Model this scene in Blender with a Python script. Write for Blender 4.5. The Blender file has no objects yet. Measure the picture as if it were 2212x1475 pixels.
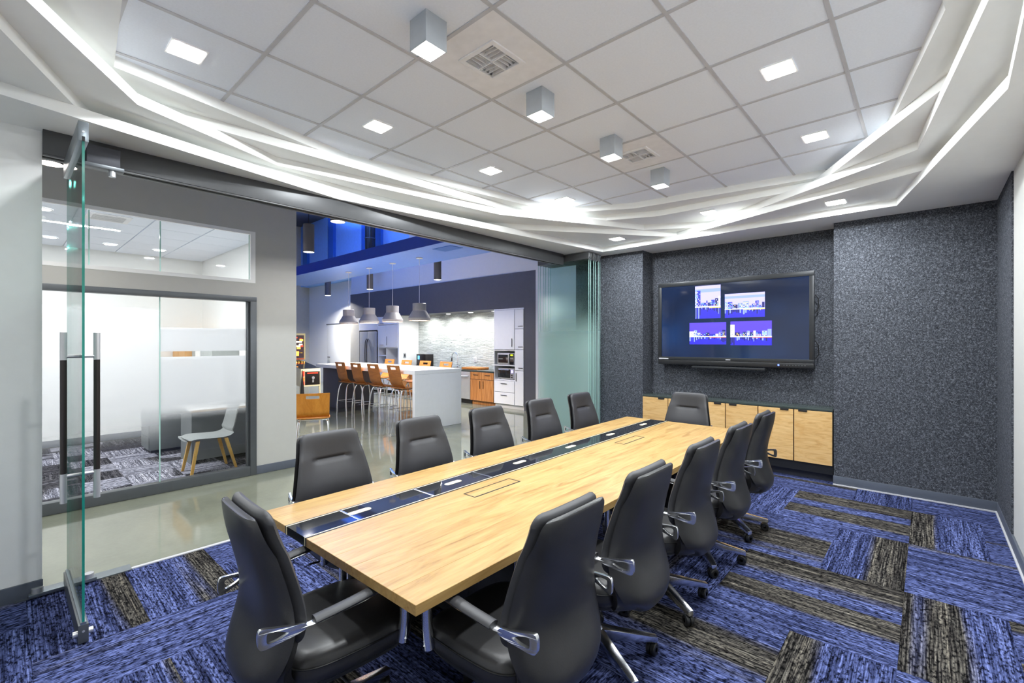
import bpy, bmesh, math, random
from mathutils import Vector, Matrix
from mathutils.geometry import tessellate_polygon
random.seed(7)
R = math.radians
scene = bpy.context.scene
COL = scene.collection

# ------------------------------------------------------------------ camera
cam_d = bpy.data.cameras.new('camera')
cam = bpy.data.objects.new('camera', cam_d)
COL.objects.link(cam)
cam_d.sensor_width = 36.0
cam_d.lens = 994.0 / 2212.0 * 36.0
cam_d.shift_y = 0.0003
cam_d.clip_start = 0.05
cam.location = (0, 0, 1.62)
cam.rotation_euler = (R(90), 0, math.atan2(897, 994) - R(90))
scene.camera = cam

# ------------------------------------------------------------------ world, exposure
w = bpy.data.worlds.new('world')
scene.world = w
w.use_nodes = True
w.node_tree.nodes['Background'].inputs[0].default_value = (0.55, 0.62, 0.75, 1)
w.node_tree.nodes['Background'].inputs[1].default_value = 0.35
vs = scene.view_settings
vs.view_transform = 'Standard'
vs.look = 'None'
vs.exposure = 1.16
vs.gamma = 1.0
vs.use_curve_mapping = False
scene.cycles.max_bounces = 10
scene.cycles.diffuse_bounces = 7
scene.cycles.glossy_bounces = 4
scene.cycles.transmission_bounces = 8
scene.cycles.transparent_max_bounces = 24
scene.cycles.sample_clamp_indirect = 10.0
scene.cycles.caustics_reflective = False
scene.cycles.caustics_refractive = False
scene.cycles.use_denoising = True

P_DOWN = 14.5      # recessed square downlights of the meeting room
P_BOX = 3.5        # surface mounted box downlights
P_TUBE = 8.5      # cylinder pendants in hall and kitchen
P_HALL = 1.0


def area(name, loc, size, power, color=(1, 1, 1), rot=(0, 0, 0), size_y=None, spread=180):
    d = bpy.data.lights.new(name, 'AREA')
    d.energy = power
    d.color = color
    d.shape = 'RECTANGLE' if size_y else 'SQUARE'
    d.size = size
    if size_y:
        d.size_y = size_y
    d.spread = R(spread)
    o = bpy.data.objects.new(name, d)
    o.location = loc
    o.rotation_euler = rot
    COL.objects.link(o)
    return o


# ------------------------------------------------------------------ materials
MATS = {}


def lin(c):
    return tuple((x / 12.92 if x <= .04045 else ((x + .055) / 1.055) ** 2.4) for x in c)


def hexc(h):
    h = h.lstrip('#')
    return lin(tuple(int(h[i:i + 2], 16) / 255 for i in (0, 2, 4)))


class NT:
    def __init__(s, name):
        s.m = bpy.data.materials.new(name)
        s.m.use_nodes = True
        s.t = s.m.node_tree
        s.b = s.t.nodes['Principled BSDF']
        s.out = s.t.nodes['Material Output']
        MATS[name] = s.m

    def n(s, typ, **kw):
        nd = s.t.nodes.new(typ)
        for k, v in kw.items():
            if k.startswith('_'):
                nd.inputs[k[1:].replace('_', ' ')].default_value = v
            else:
                setattr(nd, k, v)
        return nd

    def l(s, a, b):
        s.t.links.new(a, b)

    def coords(s, kind='Object', scale=(1, 1, 1), seed=0.0):
        tc = s.n('ShaderNodeTexCoord')
        mp = s.n('ShaderNodeMapping')
        mp.inputs['Scale'].default_value = scale
        src = tc.outputs[kind]
        if seed:
            oi = s.n('ShaderNodeObjectInfo')
            mul = s.n('ShaderNodeMath', operation='MULTIPLY')
            mul.inputs[1].default_value = seed
            s.l(oi.outputs['Random'], mul.inputs[0])
            add = s.n('ShaderNodeVectorMath', operation='ADD')
            s.l(src, add.inputs[0])
            s.l(mul.outputs[0], add.inputs[1])
            src = add.outputs[0]
        s.l(src, mp.inputs['Vector'])
        return mp.outputs[0]

    def noise(s, vec, scale=5, detail=4, rough=.55, dist=0):
        nd = s.n('ShaderNodeTexNoise')
        nd.inputs['Scale'].default_value = scale
        nd.inputs['Detail'].default_value = detail
        nd.inputs['Roughness'].default_value = rough
        nd.inputs['Distortion'].default_value = dist
        s.l(vec, nd.inputs['Vector'])
        return nd.outputs['Fac']

    def ramp(s, fac, stops, interp='LINEAR'):
        r = s.n('ShaderNodeValToRGB')
        cr = r.color_ramp
        cr.interpolation = interp
        while len(cr.elements) < len(stops):
            cr.elements.new(.5)
        for e, (p, c) in zip(cr.elements, stops):
            e.position = p
            e.color = tuple(c)[:3] + (1,)
        s.l(fac, r.inputs[0])
        return r.outputs[0]

    def mix(s, fac, a, b, blend='MIX'):
        m = s.n('ShaderNodeMix', data_type='RGBA', blend_type=blend)
        for sock, v in ((m.inputs[0], fac), (m.inputs[6], a), (m.inputs[7], b)):
            if hasattr(v, 'is_linked') or hasattr(v, 'links'):
                s.l(v, sock)
            elif isinstance(v, (int, float)):
                sock.default_value = v
            else:
                sock.default_value = tuple(v)[:3] + (1,)
        return m.outputs[2]

    def bump(s, h, strength=.2, dist=.01):
        b = s.n('ShaderNodeBump')
        b.inputs['Strength'].default_value = strength
        b.inputs['Distance'].default_value = dist
        s.l(h, b.inputs['Height'])
        s.l(b.outputs[0], s.b.inputs['Normal'])

    def set(s, **kw):
        for k, v in kw.items():
            s.b.inputs[k.replace('_', ' ')].default_value = v
        return s


def plain(name, col, rough=.5, metal=0.0, spec=.5, emit=None, estr=0, coat=0, vary=.04, vscale=3.0):
    m = NT(name)
    c = hexc(col) if isinstance(col, str) else col
    if vary > 0:
        v = m.noise(m.coords(scale=(vscale,) * 3), 4, 3)
        lo = tuple(x * (1 - vary) for x in c)
        hi = tuple(min(1, x * (1 + vary)) for x in c)
        m.l(m.ramp(v, [(.3, lo), (.7, hi)]), m.b.inputs['Base Color'])
    else:
        m.b.inputs['Base Color'].default_value = c + (1,)
    m.set(Roughness=rough, Metallic=metal, Specular_IOR_Level=spec)
    if coat:
        m.set(Coat_Weight=coat)
    if emit:
        e = hexc(emit) if isinstance(emit, str) else emit
        m.b.inputs['Emission Color'].default_value = e + (1,)
        m.b.inputs['Emission Strength'].default_value = estr
    return m.m


plain('white_wall', '#f1f1ef', .6, vary=.012)
plain('hall_wall', '#b4b4b0', .6, vary=.012)
plain('right_wall', '#c4c4c0', .6, vary=.012)
plain('grey_wall', '#c6c7cb', .65, vary=.012)
plain('bulkhead', '#eff0ee', .55, spec=.25, vary=.01)
plain('drywall_white', '#eceded', .6, vary=.01)
plain('ceiling_tile', '#eef3fc', .8, spec=.15, vary=.02, vscale=20)
plain('tbar', '#c4c4c8', .5)
plain('vent_white', '#efeef0', .5)
plain('vent_dark', '#141312', .8)
plain('base_grey', '#545a66', .5)
plain('dark_grey', '#4a4a52', .6)
plain('charcoal', '#3c3e46', .55)
plain('header_grey', '#4c4d4f', .4, metal=.3)
plain('frame_grey', '#5c6064', .38, metal=.5)
plain('rail_grey', '#8a9298', .3, metal=.8)
plain('chrome', '#f0f2f6', .2, metal=1, vary=0)
plain('steel', '#c8c9cc', .4, metal=.7, vary=.02)
plain('steel_dark', '#3e3a3a', .3, metal=.7)
plain('black_plastic', '#1b1c1e', .42)
plain('black_matte', '#0e0e10', .7)
plain('tv_black', '#17181b', .35)
plain('tv_bezel', '#2a2c2f', .32, metal=.3)
plain('quartz_white', '#dfe1e5', .18, spec=.5, vary=.015)
plain('cab_white', '#dcdde2', .32, vary=.01)
plain('cab_inner', '#a9adab', .6)
plain('counter_dark', '#3f4846', .15)
plain('island_dark', '#3d3e4a', .5)
plain('pendant_grey', '#918f92', .45)
plain('cyl_grey', '#5a5757', .5)
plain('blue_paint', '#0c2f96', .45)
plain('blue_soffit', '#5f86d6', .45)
plain('blue_lit_wall', '#8ab8f8', .6)  # blue uplight on the upper wall, put into its base colour
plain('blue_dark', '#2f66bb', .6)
plain('wire_white', '#d8d4d4', .5)
plain('lamp_metal', '#b4bac0', .35, metal=.35)
plain('lamp_inner', '#f4f4f4', .3)
plain('desk_white', '#e6e4e2', .4)
plain('desk_grey', '#6c7072', .55)
plain('tan_board', '#d3a26a', .7)
plain('beige_wall', '#b5b1a6', .65)
plain('fabric_teal', '#858888', .9, vary=.25, vscale=60)
plain('cream', '#e9dcb6', .5)
plain('leather_seam', '#0a0a0b', .5)
plain('yellowish', '#d8c98f', .45)
plain('red_paint', '#d6482e', .4)
plain('green_paint', '#3b6a3e', .4)
plain('orange_paint', '#ef8a2a', .4)
plain('teal_paint', '#3aa0a0', .4)
plain('gold', '#e9b63c', .4)


def emis(name, col, s):
    m = NT(name)
    c = hexc(col) if isinstance(col, str) else col
    m.b.inputs['Base Color'].default_value = c + (1,)
    m.b.inputs['Emission Color'].default_value = c + (1,)
    m.b.inputs['Emission Strength'].default_value = s
    return m.m


emis('lens', '#fffdf8', 9)
emis('lens_soft', '#fff8ee', 5)
emis('lens_warm', '#ffd9b0', 4)
emis('linear_lens', '#ffffff', 9)
emis('led_blue', '#3a4cff', 5)
emis('lcd_blue', '#4aa8e8', 2)
emis('lcd_violet', '#6a5cff', 5)
emis('lcd_green', '#a8b820', .8)

# leather
m = NT('leather')
v = m.coords(scale=(1, 1, 1))
n1 = m.noise(v, 160, 3)
n2 = m.noise(v, 4, 2)
m.l(m.ramp(n2, [(.3, (.017, .017, .018)), (.75, (.027, .026, .027))]), m.b.inputs['Base Color'])
m.set(Roughness=.36, Specular_IOR_Level=.55)
m.bump(n1, .12, .002)
m = NT('leather_front')
v = m.coords(scale=(1, 1, 1))
n1 = m.noise(v, 160, 3)
n2 = m.noise(v, 4, 2)
m.l(m.ramp(n2, [(.3, (.027, .027, .030)), (.75, (.037, .037, .042))]), m.b.inputs['Base Color'])
m.set(Roughness=.5, Specular_IOR_Level=.5)
m.bump(n1, .12, .002)


# wood
def wood(name, stops, scale=(.9, 9, 9), rough=.35, fine=(3, 90, 90), knots=True, seed=37.0, spec=.4):
    m = NT(name)
    v = m.coords(scale=scale, seed=seed)
    g = m.noise(v, 2.2, 6, .62, 1.6)
    f = m.noise(m.coords(scale=fine, seed=seed), 1.5, 3)
    c = m.ramp(g, stops)
    c = m.mix(.22, c, m.ramp(f, [(.35, (.55, .55, .55)), (.65, (1, 1, 1))]), 'MULTIPLY')
    oi = m.n('ShaderNodeObjectInfo')
    c = m.mix(.5, c, m.ramp(oi.outputs['Random'], [(0, (.86, .82, .76)), (1, (1.0, 1.0, 1.0))]), 'MULTIPLY')
    if knots:
        k = m.noise(m.coords(scale=(1.3, 3.2, 3), seed=seed), 1.6, 2, .4, .6)
        c = m.mix(m.ramp(k, [(.66, (0, 0, 0)), (.74, (.55, .55, .55))]), c, stops[0][1])
    m.l(c, m.b.inputs['Base Color'])
    m.set(Roughness=rough, Specular_IOR_Level=spec)
    return m.m


wood('maple', [(.25, hexc('#85602f')), (.42, hexc('#a98752')), (.58, hexc('#b5955f')), (.8, hexc('#bda06c'))], scale=(.9, 7, 7))
wood('maple_edge', [(.28, hexc('#8f5f35')), (.5, hexc('#bf8c58')), (.8, hexc('#cf9f6b'))], rough=.4)
wood('maple_door', [(.28, hexc('#c79a5c')), (.5, hexc('#dcb478')), (.8, hexc('#e6c58e'))], scale=(9, 1.6, 9), fine=(90, 4, 90), rough=.45)
wood('zebra', [(.35, hexc('#7a4520')), (.48, hexc('#b87a42')), (.62, hexc('#cf9660'))], scale=(30, 30, .5), fine=(120, 120, 2), knots=False, rough=.4)
wood('ply_brown', [(.3, hexc('#8a5527')), (.55, hexc('#a96b34')), (.8, hexc('#b87a40'))], scale=(4, 1, 4), knots=False, rough=.35)
wood('ply_orange', [(.3, hexc('#b9741f')), (.55, hexc('#cf8a33')), (.8, hexc('#d9983f'))], scale=(4, 4, 1), knots=False, rough=.35)
wood('oak_leg', [(.3, hexc('#c9974a')), (.55, hexc('#d9ad5f')), (.8, hexc('#e2bd76'))], scale=(9, 9, 1), knots=False)
wood('board', [(.3, hexc('#b0642a')), (.6, hexc('#d08a45')), (.8, hexc('#dd9d58'))], scale=(9, 1.5, 9), knots=False)

# felt
m = NT('felt')
v = m.coords(scale=(1, 1, 1))
a = m.noise(v, 70, 4, .7, 1.2)
b = m.noise(v, 150, 2, .6)
c = m.ramp(a, [(.34, hexc('#2e3035')), (.5, hexc('#46494f')), (.63, hexc('#797d85'))])
c = m.mix(.5, c, m.ramp(b, [(.35, (.5, .5, .52)), (.65, (1.05, 1.05, 1.08))]), 'MULTIPLY')
m.l(c, m.b.inputs['Base Color'])
m.set(Roughness=.95, Specular_IOR_Level=.1)
m.bump(a, .3, .004)


# carpets
def carpet(name, hi, lo, hi2, lo2, band=(.44, .56), bandscale=5.0, edge=False):
    m = NT(name)
    bn = m.noise(m.coords(scale=(.25, bandscale, 1), seed=91.0), 1.0, 2, .5)
    if edge:
        tc = m.n('ShaderNodeTexCoord')
        sp = m.n('ShaderNodeSeparateXYZ')
        m.l(tc.outputs['Object'], sp.inputs[0])
        oi = m.n('ShaderNodeObjectInfo')
        a1 = m.n('ShaderNodeMath', operation='MULTIPLY_ADD')      # across / width, shifted per tile
        m.l(sp.outputs[1], a1.inputs[0])
        a1.inputs[1].default_value = -1.5
        a0 = m.n('ShaderNodeMath', operation='MULTIPLY')
        m.l(oi.outputs['Random'], a0.inputs[0])
        a0.inputs[1].default_value = .6
        m.l(a0.outputs[0], a1.inputs[2])
        a2 = m.n('ShaderNodeMath', operation='MULTIPLY_ADD')
        m.l(bn, a2.inputs[0])
        a2.inputs[1].default_value = .9
        m.l(a1.outputs[0], a2.inputs[2])
        a3 = m.n('ShaderNodeMath', operation='MULTIPLY_ADD')
        m.l(a2.outputs[0], a3.inputs[0])
        a3.inputs[1].default_value = .5
        a3.inputs[2].default_value = .13
        bn = a3.outputs[0]
    fac = m.ramp(bn, [(band[0], (0, 0, 0)), (band[1], (1, 1, 1))])
    s1 = m.noise(m.coords(scale=(3.5, 130, 1), seed=57.0), 1.0, 3, .72)
    s2 = m.noise(m.coords(scale=(34, 80, 1), seed=23.0), 1.0, 2, .6)
    s3 = m.noise(m.coords(scale=(.5, 34, 1), seed=71.0), 1.0, 2, .6)
    cb = m.ramp(s1, [(.36, lo), (.5, tuple((x + y) / 2 for x, y in zip(lo, hi))), (.62, hi)])
    cd = m.ramp(s1, [(.42, lo2), (.6, tuple(x * .55 for x in hi2)), (.72, hi2)])
    c = m.mix(fac, cd, cb)
    c = m.mix(1.0, c, m.ramp(s2, [(.36, (.06, .06, .08)), (.48, (.7, .7, .73)), (.6, (1.2, 1.2, 1.2))]), 'MULTIPLY')
    c = m.mix(1.0, c, m.ramp(s3, [(.36, (.5, .5, .52)), (.5, (.95, .95, .95)), (.62, (1.3, 1.28, 1.22))]), 'MULTIPLY')
    m.l(c, m.b.inputs['Base Color'])
    m.set(Roughness=.95, Specular_IOR_Level=.05)
    m.bump(s1, .5, .004)
    return m.m


carpet('carpet_blue', hexc('#6672a8'), hexc('#151a38'), hexc('#8f8a80'), hexc('#1d1b1d'), band=(.40, .47), edge=True)
carpet('carpet_grey', hexc('#b9b9c6'), hexc('#54545f'), hexc('#77757d'), hexc('#2c2b31'), band=(.5, .52), bandscale=.6)

# polished concrete
m = NT('concrete')
v = m.coords()
a = m.noise(v, .9, 5, .6, .5)
b = m.noise(v, 30, 4)
c = m.ramp(a, [(.3, hexc('#74786a')), (.7, hexc('#8b8e7e'))])
c = m.mix(.2, c, m.ramp(b, [(.3, (.7, .7, .7)), (.7, (1, 1, 1))]), 'MULTIPLY')
m.l(c, m.b.inputs['Base Color'])
m.set(Roughness=.07, Specular_IOR_Level=.7)

# stacked stone backsplash
m = NT('stone_strip')
v = m.coords(scale=(1, 1, 1))
sep = m.n('ShaderNodeSeparateXYZ')
m.l(v, sep.inputs[0])
cmb = m.n('ShaderNodeCombineXYZ')
m.l(sep.outputs[1], cmb.inputs[0])
m.l(sep.outputs[2], cmb.inputs[1])
br = m.n('ShaderNodeTexBrick')
m.l(cmb.outputs[0], br.inputs['Vector'])
br.inputs['Color1'].default_value = hexc('#d6dbd8') + (1,)
br.inputs['Color2'].default_value = hexc('#aeb4b2') + (1,)
br.inputs['Mortar'].default_value = hexc('#8e9492') + (1,)
br.inputs['Scale'].default_value = 1
br.inputs['Mortar Size'].default_value = .003
br.inputs['Brick Width'].default_value = .22
br.inputs['Row Height'].default_value = .028
br.offset = .37
dk = m.noise(m.coords(scale=(1, 7, 34)), 1.2, 3, .6)
c = m.mix(m.ramp(dk, [(.62, (0, 0, 0)), (.7, (.85, .85, .85))]), br.outputs['Color'], hexc('#6f7472'))
m.l(c, m.b.inputs['Base Color'])
m.set(Roughness=.5)
m.bump(dk, .6, .02)


# glass: thin sheet, tinted transparency with a fresnel reflection
def sheet(name, tint, refl=1.0, film=None):
    m = NT(name)
    m.t.nodes.remove(m.b)
    tr = m.n('ShaderNodeBsdfTransparent')
    tr.inputs[0].default_value = tint + (1,)
    gl = m.n('ShaderNodeBsdfGlossy')
    gl.inputs['Roughness'].default_value = .02
    fr = m.n('ShaderNodeFresnel')
    fr.inputs[0].default_value = 1.45
    mul = m.n('ShaderNodeMath', operation='MULTIPLY')
    mul.inputs[1].default_value = refl
    m.l(fr.outputs[0], mul.inputs[0])
    base = tr.outputs[0]
    if film:
        z0, z1, z2, z3, col, mx, slot = film   # fade in z0..z1, fade out z2..z3 (object z), optional clear slot
        tc = m.n('ShaderNodeTexCoord')
        sp = m.n('ShaderNodeSeparateXYZ')
        m.l(tc.outputs['Object'], sp.inputs[0])

        def smooth(a, b, lo=0.0, hi=1.0):
            mr = m.n('ShaderNodeMapRange', interpolation_type='SMOOTHSTEP')
            mr.inputs[1].default_value = a
            mr.inputs[2].default_value = b
            mr.inputs[3].default_value = lo
            mr.inputs[4].default_value = hi
            m.l(sp.outputs[2], mr.inputs[0])
            return mr.outputs[0]

        def times(a, b):
            q = m.n('ShaderNodeMath', operation='MULTIPLY')
            for i, x in enumerate((a, b)):
                if isinstance(x, float):
                    q.inputs[i].default_value = x
                else:
                    m.l(x, q.inputs[i])
            return q.outputs[0]
        f = times(smooth(z0, z1), smooth(z2, z3, 1.0, 0.0))
        if slot:
            s0 = m.n('ShaderNodeMath', operation='COMPARE')
            s0.inputs[1].default_value = (slot[0] + slot[1]) / 2
            s0.inputs[2].default_value = (slot[1] - slot[0]) / 2
            m.l(sp.outputs[2], s0.inputs[0])
            iv = m.n('ShaderNodeMath', operation='SUBTRACT')
            iv.inputs[0].default_value = 1
            m.l(s0.outputs[0], iv.inputs[1])
            f = times(f, iv.outputs[0])
        f = times(f, float(mx))
        tl = m.n('ShaderNodeBsdfTranslucent')
        tl.inputs[0].default_value = col + (1,)
        df = m.n('ShaderNodeBsdfDiffuse')
        df.inputs[0].default_value = col + (1,)
        ms0 = m.n('ShaderNodeMixShader')
        ms0.inputs[0].default_value = .35
        m.l(tl.outputs[0], ms0.inputs[1])
        m.l(df.outputs[0], ms0.inputs[2])
        ms = m.n('ShaderNodeMixShader')
        m.l(f, ms.inputs[0])
        m.l(base, ms.inputs[1])
        m.l(ms0.outputs[0], ms.inputs[2])
        base = ms.outputs[0]
    mx_ = m.n('ShaderNodeMixShader')
    m.l(mul.outputs[0], mx_.inputs[0])
    m.l(base, mx_.inputs[1])
    m.l(gl.outputs[0], mx_.inputs[2])
    m.l(mx_.outputs[0], m.out.inputs['Surface'])
    return m.m


sheet('glass_door', (.86, .95, .92), .9)
sheet('glass_office', (.97, .985, .98), .55)
sheet('glass_film', (.97, .985, .98), .5, film=(.74, .95, 1.773, 1.778, (.86, .88, .9), .80, (1.455, 1.515)))
sheet('glass_film_left', (.97, .985, .98), .5, film=(.5, .95, 1.90, 2.0, (.86, .88, .9), .55, None))
sheet('glass_stack', (.955, .99, .982), .35, film=(-.1, .05, 1.45, 2.15, (.80, .98, .95), .5, None))
sheet('glass_clear', (.955, .99, .982), .35)
m = NT('glass_edge')
m.b.inputs['Base Color'].default_value = hexc('#1f8f80') + (1,)
m.set(Roughness=.12, Specular_IOR_Level=.6)
m.b.inputs['Transmission Weight'].default_value = .25
m = NT('glass_edge_pale')
m.b.inputs['Base Color'].default_value = hexc('#a9d6cc') + (1,)
m.set(Roughness=.12, Specular_IOR_Level=.6)
m = NT('black_glass')
v = m.coords()
m.l(m.ramp(m.noise(v, 3, 2), [(.3, (.012, .013, .016)), (.7, (.02, .021, .025))]), m.b.inputs['Base Color'])
m.set(Roughness=.04, Specular_IOR_Level=.7)
m = NT('screen')
tc = m.n('ShaderNodeTexCoord')
nz = m.noise(m.coords(scale=(1, .8, 1)), 1.4, 2)
m.l(m.ramp(nz, [(.3, (.003, .008, .03)), (.55, (.004, .018, .07)), (.75, (.004, .03, .12))]), m.b.inputs['Emission Color'])
m.b.inputs['Emission Strength'].default_value = .6
m.b.inputs['Base Color'].default_value = (.006, .007, .01, 1)
m.set(Roughness=.06, Specular_IOR_Level=.6)


# ------------------------------------------------------------------ mesh helpers
class B:
    def __init__(s):
        s.v = []
        s.f = []
        s.mi = []
        s.k = 0

    def mat(s, k):
        s.k = k
        return s

    def face(s, idx):
        s.f.append(tuple(idx))
        s.mi.append(s.k)

    def box(s, x0, x1, y0, y1, z0, z1):
        i = len(s.v)
        s.v += [(x, y, z) for z in (z0, z1) for y in (y0, y1) for x in (x0, x1)]
        for q in ((0, 2, 3, 1), (4, 5, 7, 6), (0, 1, 5, 4), (2, 6, 7, 3), (0, 4, 6, 2), (1, 3, 7, 5)):
            s.face([i + a for a in q])
        return s

    def cbox(s, c, d):
        return s.box(c[0] - d[0] / 2, c[0] + d[0] / 2, c[1] - d[1] / 2, c[1] + d[1] / 2, c[2] - d[2] / 2, c[2] + d[2] / 2)

    def hexa(s, pts):          # 8 points: bottom four then top four, both counterclockwise
        i = len(s.v)
        s.v += [tuple(p) for p in pts]
        for q in ((3, 2, 1, 0), (4, 5, 6, 7), (0, 1, 5, 4), (1, 2, 6, 5), (2, 3, 7, 6), (3, 0, 4, 7)):
            s.face([i + a for a in q])
        return s

    def prism(s, poly, z0, z1):
        n = len(poly)
        i = len(s.v)
        s.v += [(x, y, z0) for x, y in poly] + [(x, y, z1) for x, y in poly]
        s.face([i + a for a in reversed(range(n))])
        s.face([i + n + a for a in range(n)])
        for a in range(n):
            b = (a + 1) % n
            s.face((i + a, i + b, i + n + b, i + n + a))
        return s

    def prism_xz(s, poly, y0, y1):
        n = len(poly)
        i = len(s.v)
        s.v += [(x, y0, z) for x, z in poly] + [(x, y1, z) for x, z in poly]
        s.face([i + a for a in range(n)])
        s.face([i + n + a for a in reversed(range(n))])
        for a in range(n):
            b = (a + 1) % n
            s.face((i + b, i + a, i + n + a, i + n + b))
        return s

    def ring(s, outer, inner, z0, z1):
        """flat plate with a hole; outer and inner: 2D point lists"""
        tris = tessellate_polygon([[Vector((x, y, 0)) for x, y in outer], [Vector((x, y, 0)) for x, y in inner]])
        pts = list(outer) + list(inner)
        n, no = len(pts), len(outer)
        i = len(s.v)
        s.v += [(x, y, z0) for x, y in pts] + [(x, y, z1) for x, y in pts]
        for t in tris:
            s.face([i + a for a in t])
            s.face([i + n + a for a in reversed(t)])
        for lo, hi in ((0, no), (no, n)):
            for a in range(lo, hi):
                b = a + 1 if a + 1 < hi else lo
                s.face((i + a, i + b, i + n + b, i + n + a))
        return s

    def tube(s, path, r, n=8, closed=False, flat=1.0):
        P = [Vector(p) for p in path]
        m = len(P)
        i = len(s.v)
        up = Vector((0, 0, 1))
        prev = None
        for k in range(m):
            a = P[k - 1] if (k > 0 or closed) else P[k]
            b = P[(k + 1) % m] if (k < m - 1 or closed) else P[k]
            d = (b - a).normalized()
            if prev is None:
                u = d.cross(up)
                if u.length < 1e-3:
                    u = d.cross(Vector((1, 0, 0)))
                u.normalize()
            else:
                u = (prev - d * prev.dot(d)).normalized()
            prev = u
            w_ = d.cross(u)
            rr = r[k] if isinstance(r, (list, tuple)) else r
            for q in range(n):
                t = 2 * math.pi * q / n
                s.v.append(tuple(P[k] + u * math.cos(t) * rr + w_ * math.sin(t) * rr * flat))
        seg = m if closed else m - 1
        for k in range(seg):
            for q in range(n):
                a, b = i + k * n + q, i + k * n + (q + 1) % n
                c, d_ = i + ((k + 1) % m) * n + (q + 1) % n, i + ((k + 1) % m) * n + q
                s.face((a, d_, c, b))
        if not closed:
            s.face([i + q for q in range(n)])
            s.face([i + (m - 1) * n + q for q in reversed(range(n))])
        return s

    def lathe(s, prof, n=24, c=(0, 0, 0), cap=True):
        i = len(s.v)
        for r_, z in prof:
            for q in range(n):
                t = 2 * math.pi * q / n
                s.v.append((c[0] + r_ * math.cos(t), c[1] + r_ * math.sin(t), c[2] + z))
        for k in range(len(prof) - 1):
            for q in range(n):
                a, b = i + k * n + q, i + k * n + (q + 1) % n
                s.face((a, b, b + n, a + n))
        if cap:
            s.face([i + q for q in reversed(range(n))])
            s.face([i + (len(prof) - 1) * n + q for q in range(n)])
        return s

    def cyl(s, c, r, h, axis='z', n=20):
        i = len(s.v)
        for e in (-h / 2, h / 2):
            for q in range(n):
                t = 2 * math.pi * q / n
                a, b = r * math.cos(t), r * math.sin(t)
                p = {'z': (a, b, e), 'x': (e, a, b), 'y': (b, e, a)}[axis]
                s.v.append((c[0] + p[0], c[1] + p[1], c[2] + p[2]))
        s.face([i + q for q in reversed(range(n))])
        s.face([i + n + q for q in range(n)])
        for q in range(n):
            b = (q + 1) % n
            s.face((i + q, i + b, i + n + b, i + n + q))
        return s

    def loft(s, rows, closed_u=False, capped=False):
        m, n = len(rows), len(rows[0])
        i = len(s.v)
        for r_ in rows:
            s.v += [tuple(p) for p in r_]
        for k in range(m - 1):
            for q in range(n if closed_u else n - 1):
                b = (q + 1) % n
                s.face((i + k * n + q, i + k * n + b, i + (k + 1) * n + b, i + (k + 1) * n + q))
        if capped:
            s.face([i + q for q in reversed(range(n))])
            s.face([i + (m - 1) * n + q for q in range(n)])
        return s

    def obj(s, name, mat, parent=None, smooth=False, bevel=0, seg=2, sub=0, loc=None, rz=None, angle=35):
        me = bpy.data.meshes.new(name)
        me.from_pydata(s.v, [], s.f)
        mats = mat if isinstance(mat, (list, tuple)) else [mat]
        for q in mats:
            me.materials.append(MATS[q])
        if len(mats) > 1:
            me.polygons.foreach_set('material_index', s.mi)
        bm = bmesh.new()
        bm.from_mesh(me)
        bmesh.ops.recalc_face_normals(bm, faces=bm.faces)
        if bevel:
            es = [e for e in bm.edges if len(e.link_faces) == 2 and e.calc_face_angle(0) > R(30)]
            bmesh.ops.bevel(bm, geom=es, offset=bevel, segments=seg, profile=.6, affect='EDGES', clamp_overlap=True)
        bm.to_mesh(me)
        bm.free()
        if smooth or bevel:
            me.polygons.foreach_set('use_smooth', [True] * len(me.polygons))
            me.set_sharp_from_angle(angle=R(angle))
        me.update()
        o = bpy.data.objects.new(name, me)
        COL.objects.link(o)
        if parent:
            o.parent = parent
        if loc:
            o.location = loc
        if rz is not None:
            o.rotation_euler = (0, 0, rz)
        if sub:
            md = o.modifiers.new('sub', 'SUBSURF')
            md.levels = sub
            md.render_levels = sub
        return o


def tag(o, label=None, cat=None, group=None, kind=None):
    if label:
        o['label'] = label
    if cat:
        o['category'] = cat
    if group:
        o['group'] = group
    if kind:
        o['kind'] = kind
    return o


def thing(name, label, cat, loc=(0, 0, 0), rz=0, group=None):
    o = bpy.data.objects.new(name, None)
    o.empty_display_size = .1
    COL.objects.link(o)
    o.location = loc
    o.rotation_euler = (0, 0, rz)
    return tag(o, label, cat, group)


def struct(o):
    o['kind'] = 'structure'
    return o


def dup(root, loc, rz=0, label=None, rename=None):
    def cp(o, parent):
        c = o.copy()
        COL.objects.link(c)
        c.parent = parent
        for ch in o.children:
            cp(ch, c)
        return c
    r = cp(root, None)
    r.location = loc
    r.rotation_euler = (0, 0, rz)
    if label:
        r['label'] = label
    return r


def copy_part(o, loc, parent=None, rz=0):
    c = o.copy()
    COL.objects.link(c)
    c.parent = parent if parent else o.parent
    c.location = loc
    c.rotation_euler = (0, 0, rz)
    return c
# ================================================================== SETTING: meeting room
RX0, RX1, RY0, RY1 = -1.3, 6.66, -0.507, 4.22
ZS, TL, ZG = 2.97, 0.0705, 3.3225

# floor with carpet planks
fl = struct(B().box(RX0, RX1, RY0, RY1, -.06, -.009).obj('floor', 'black_matte'))
_mesh_cache = {}


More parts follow.
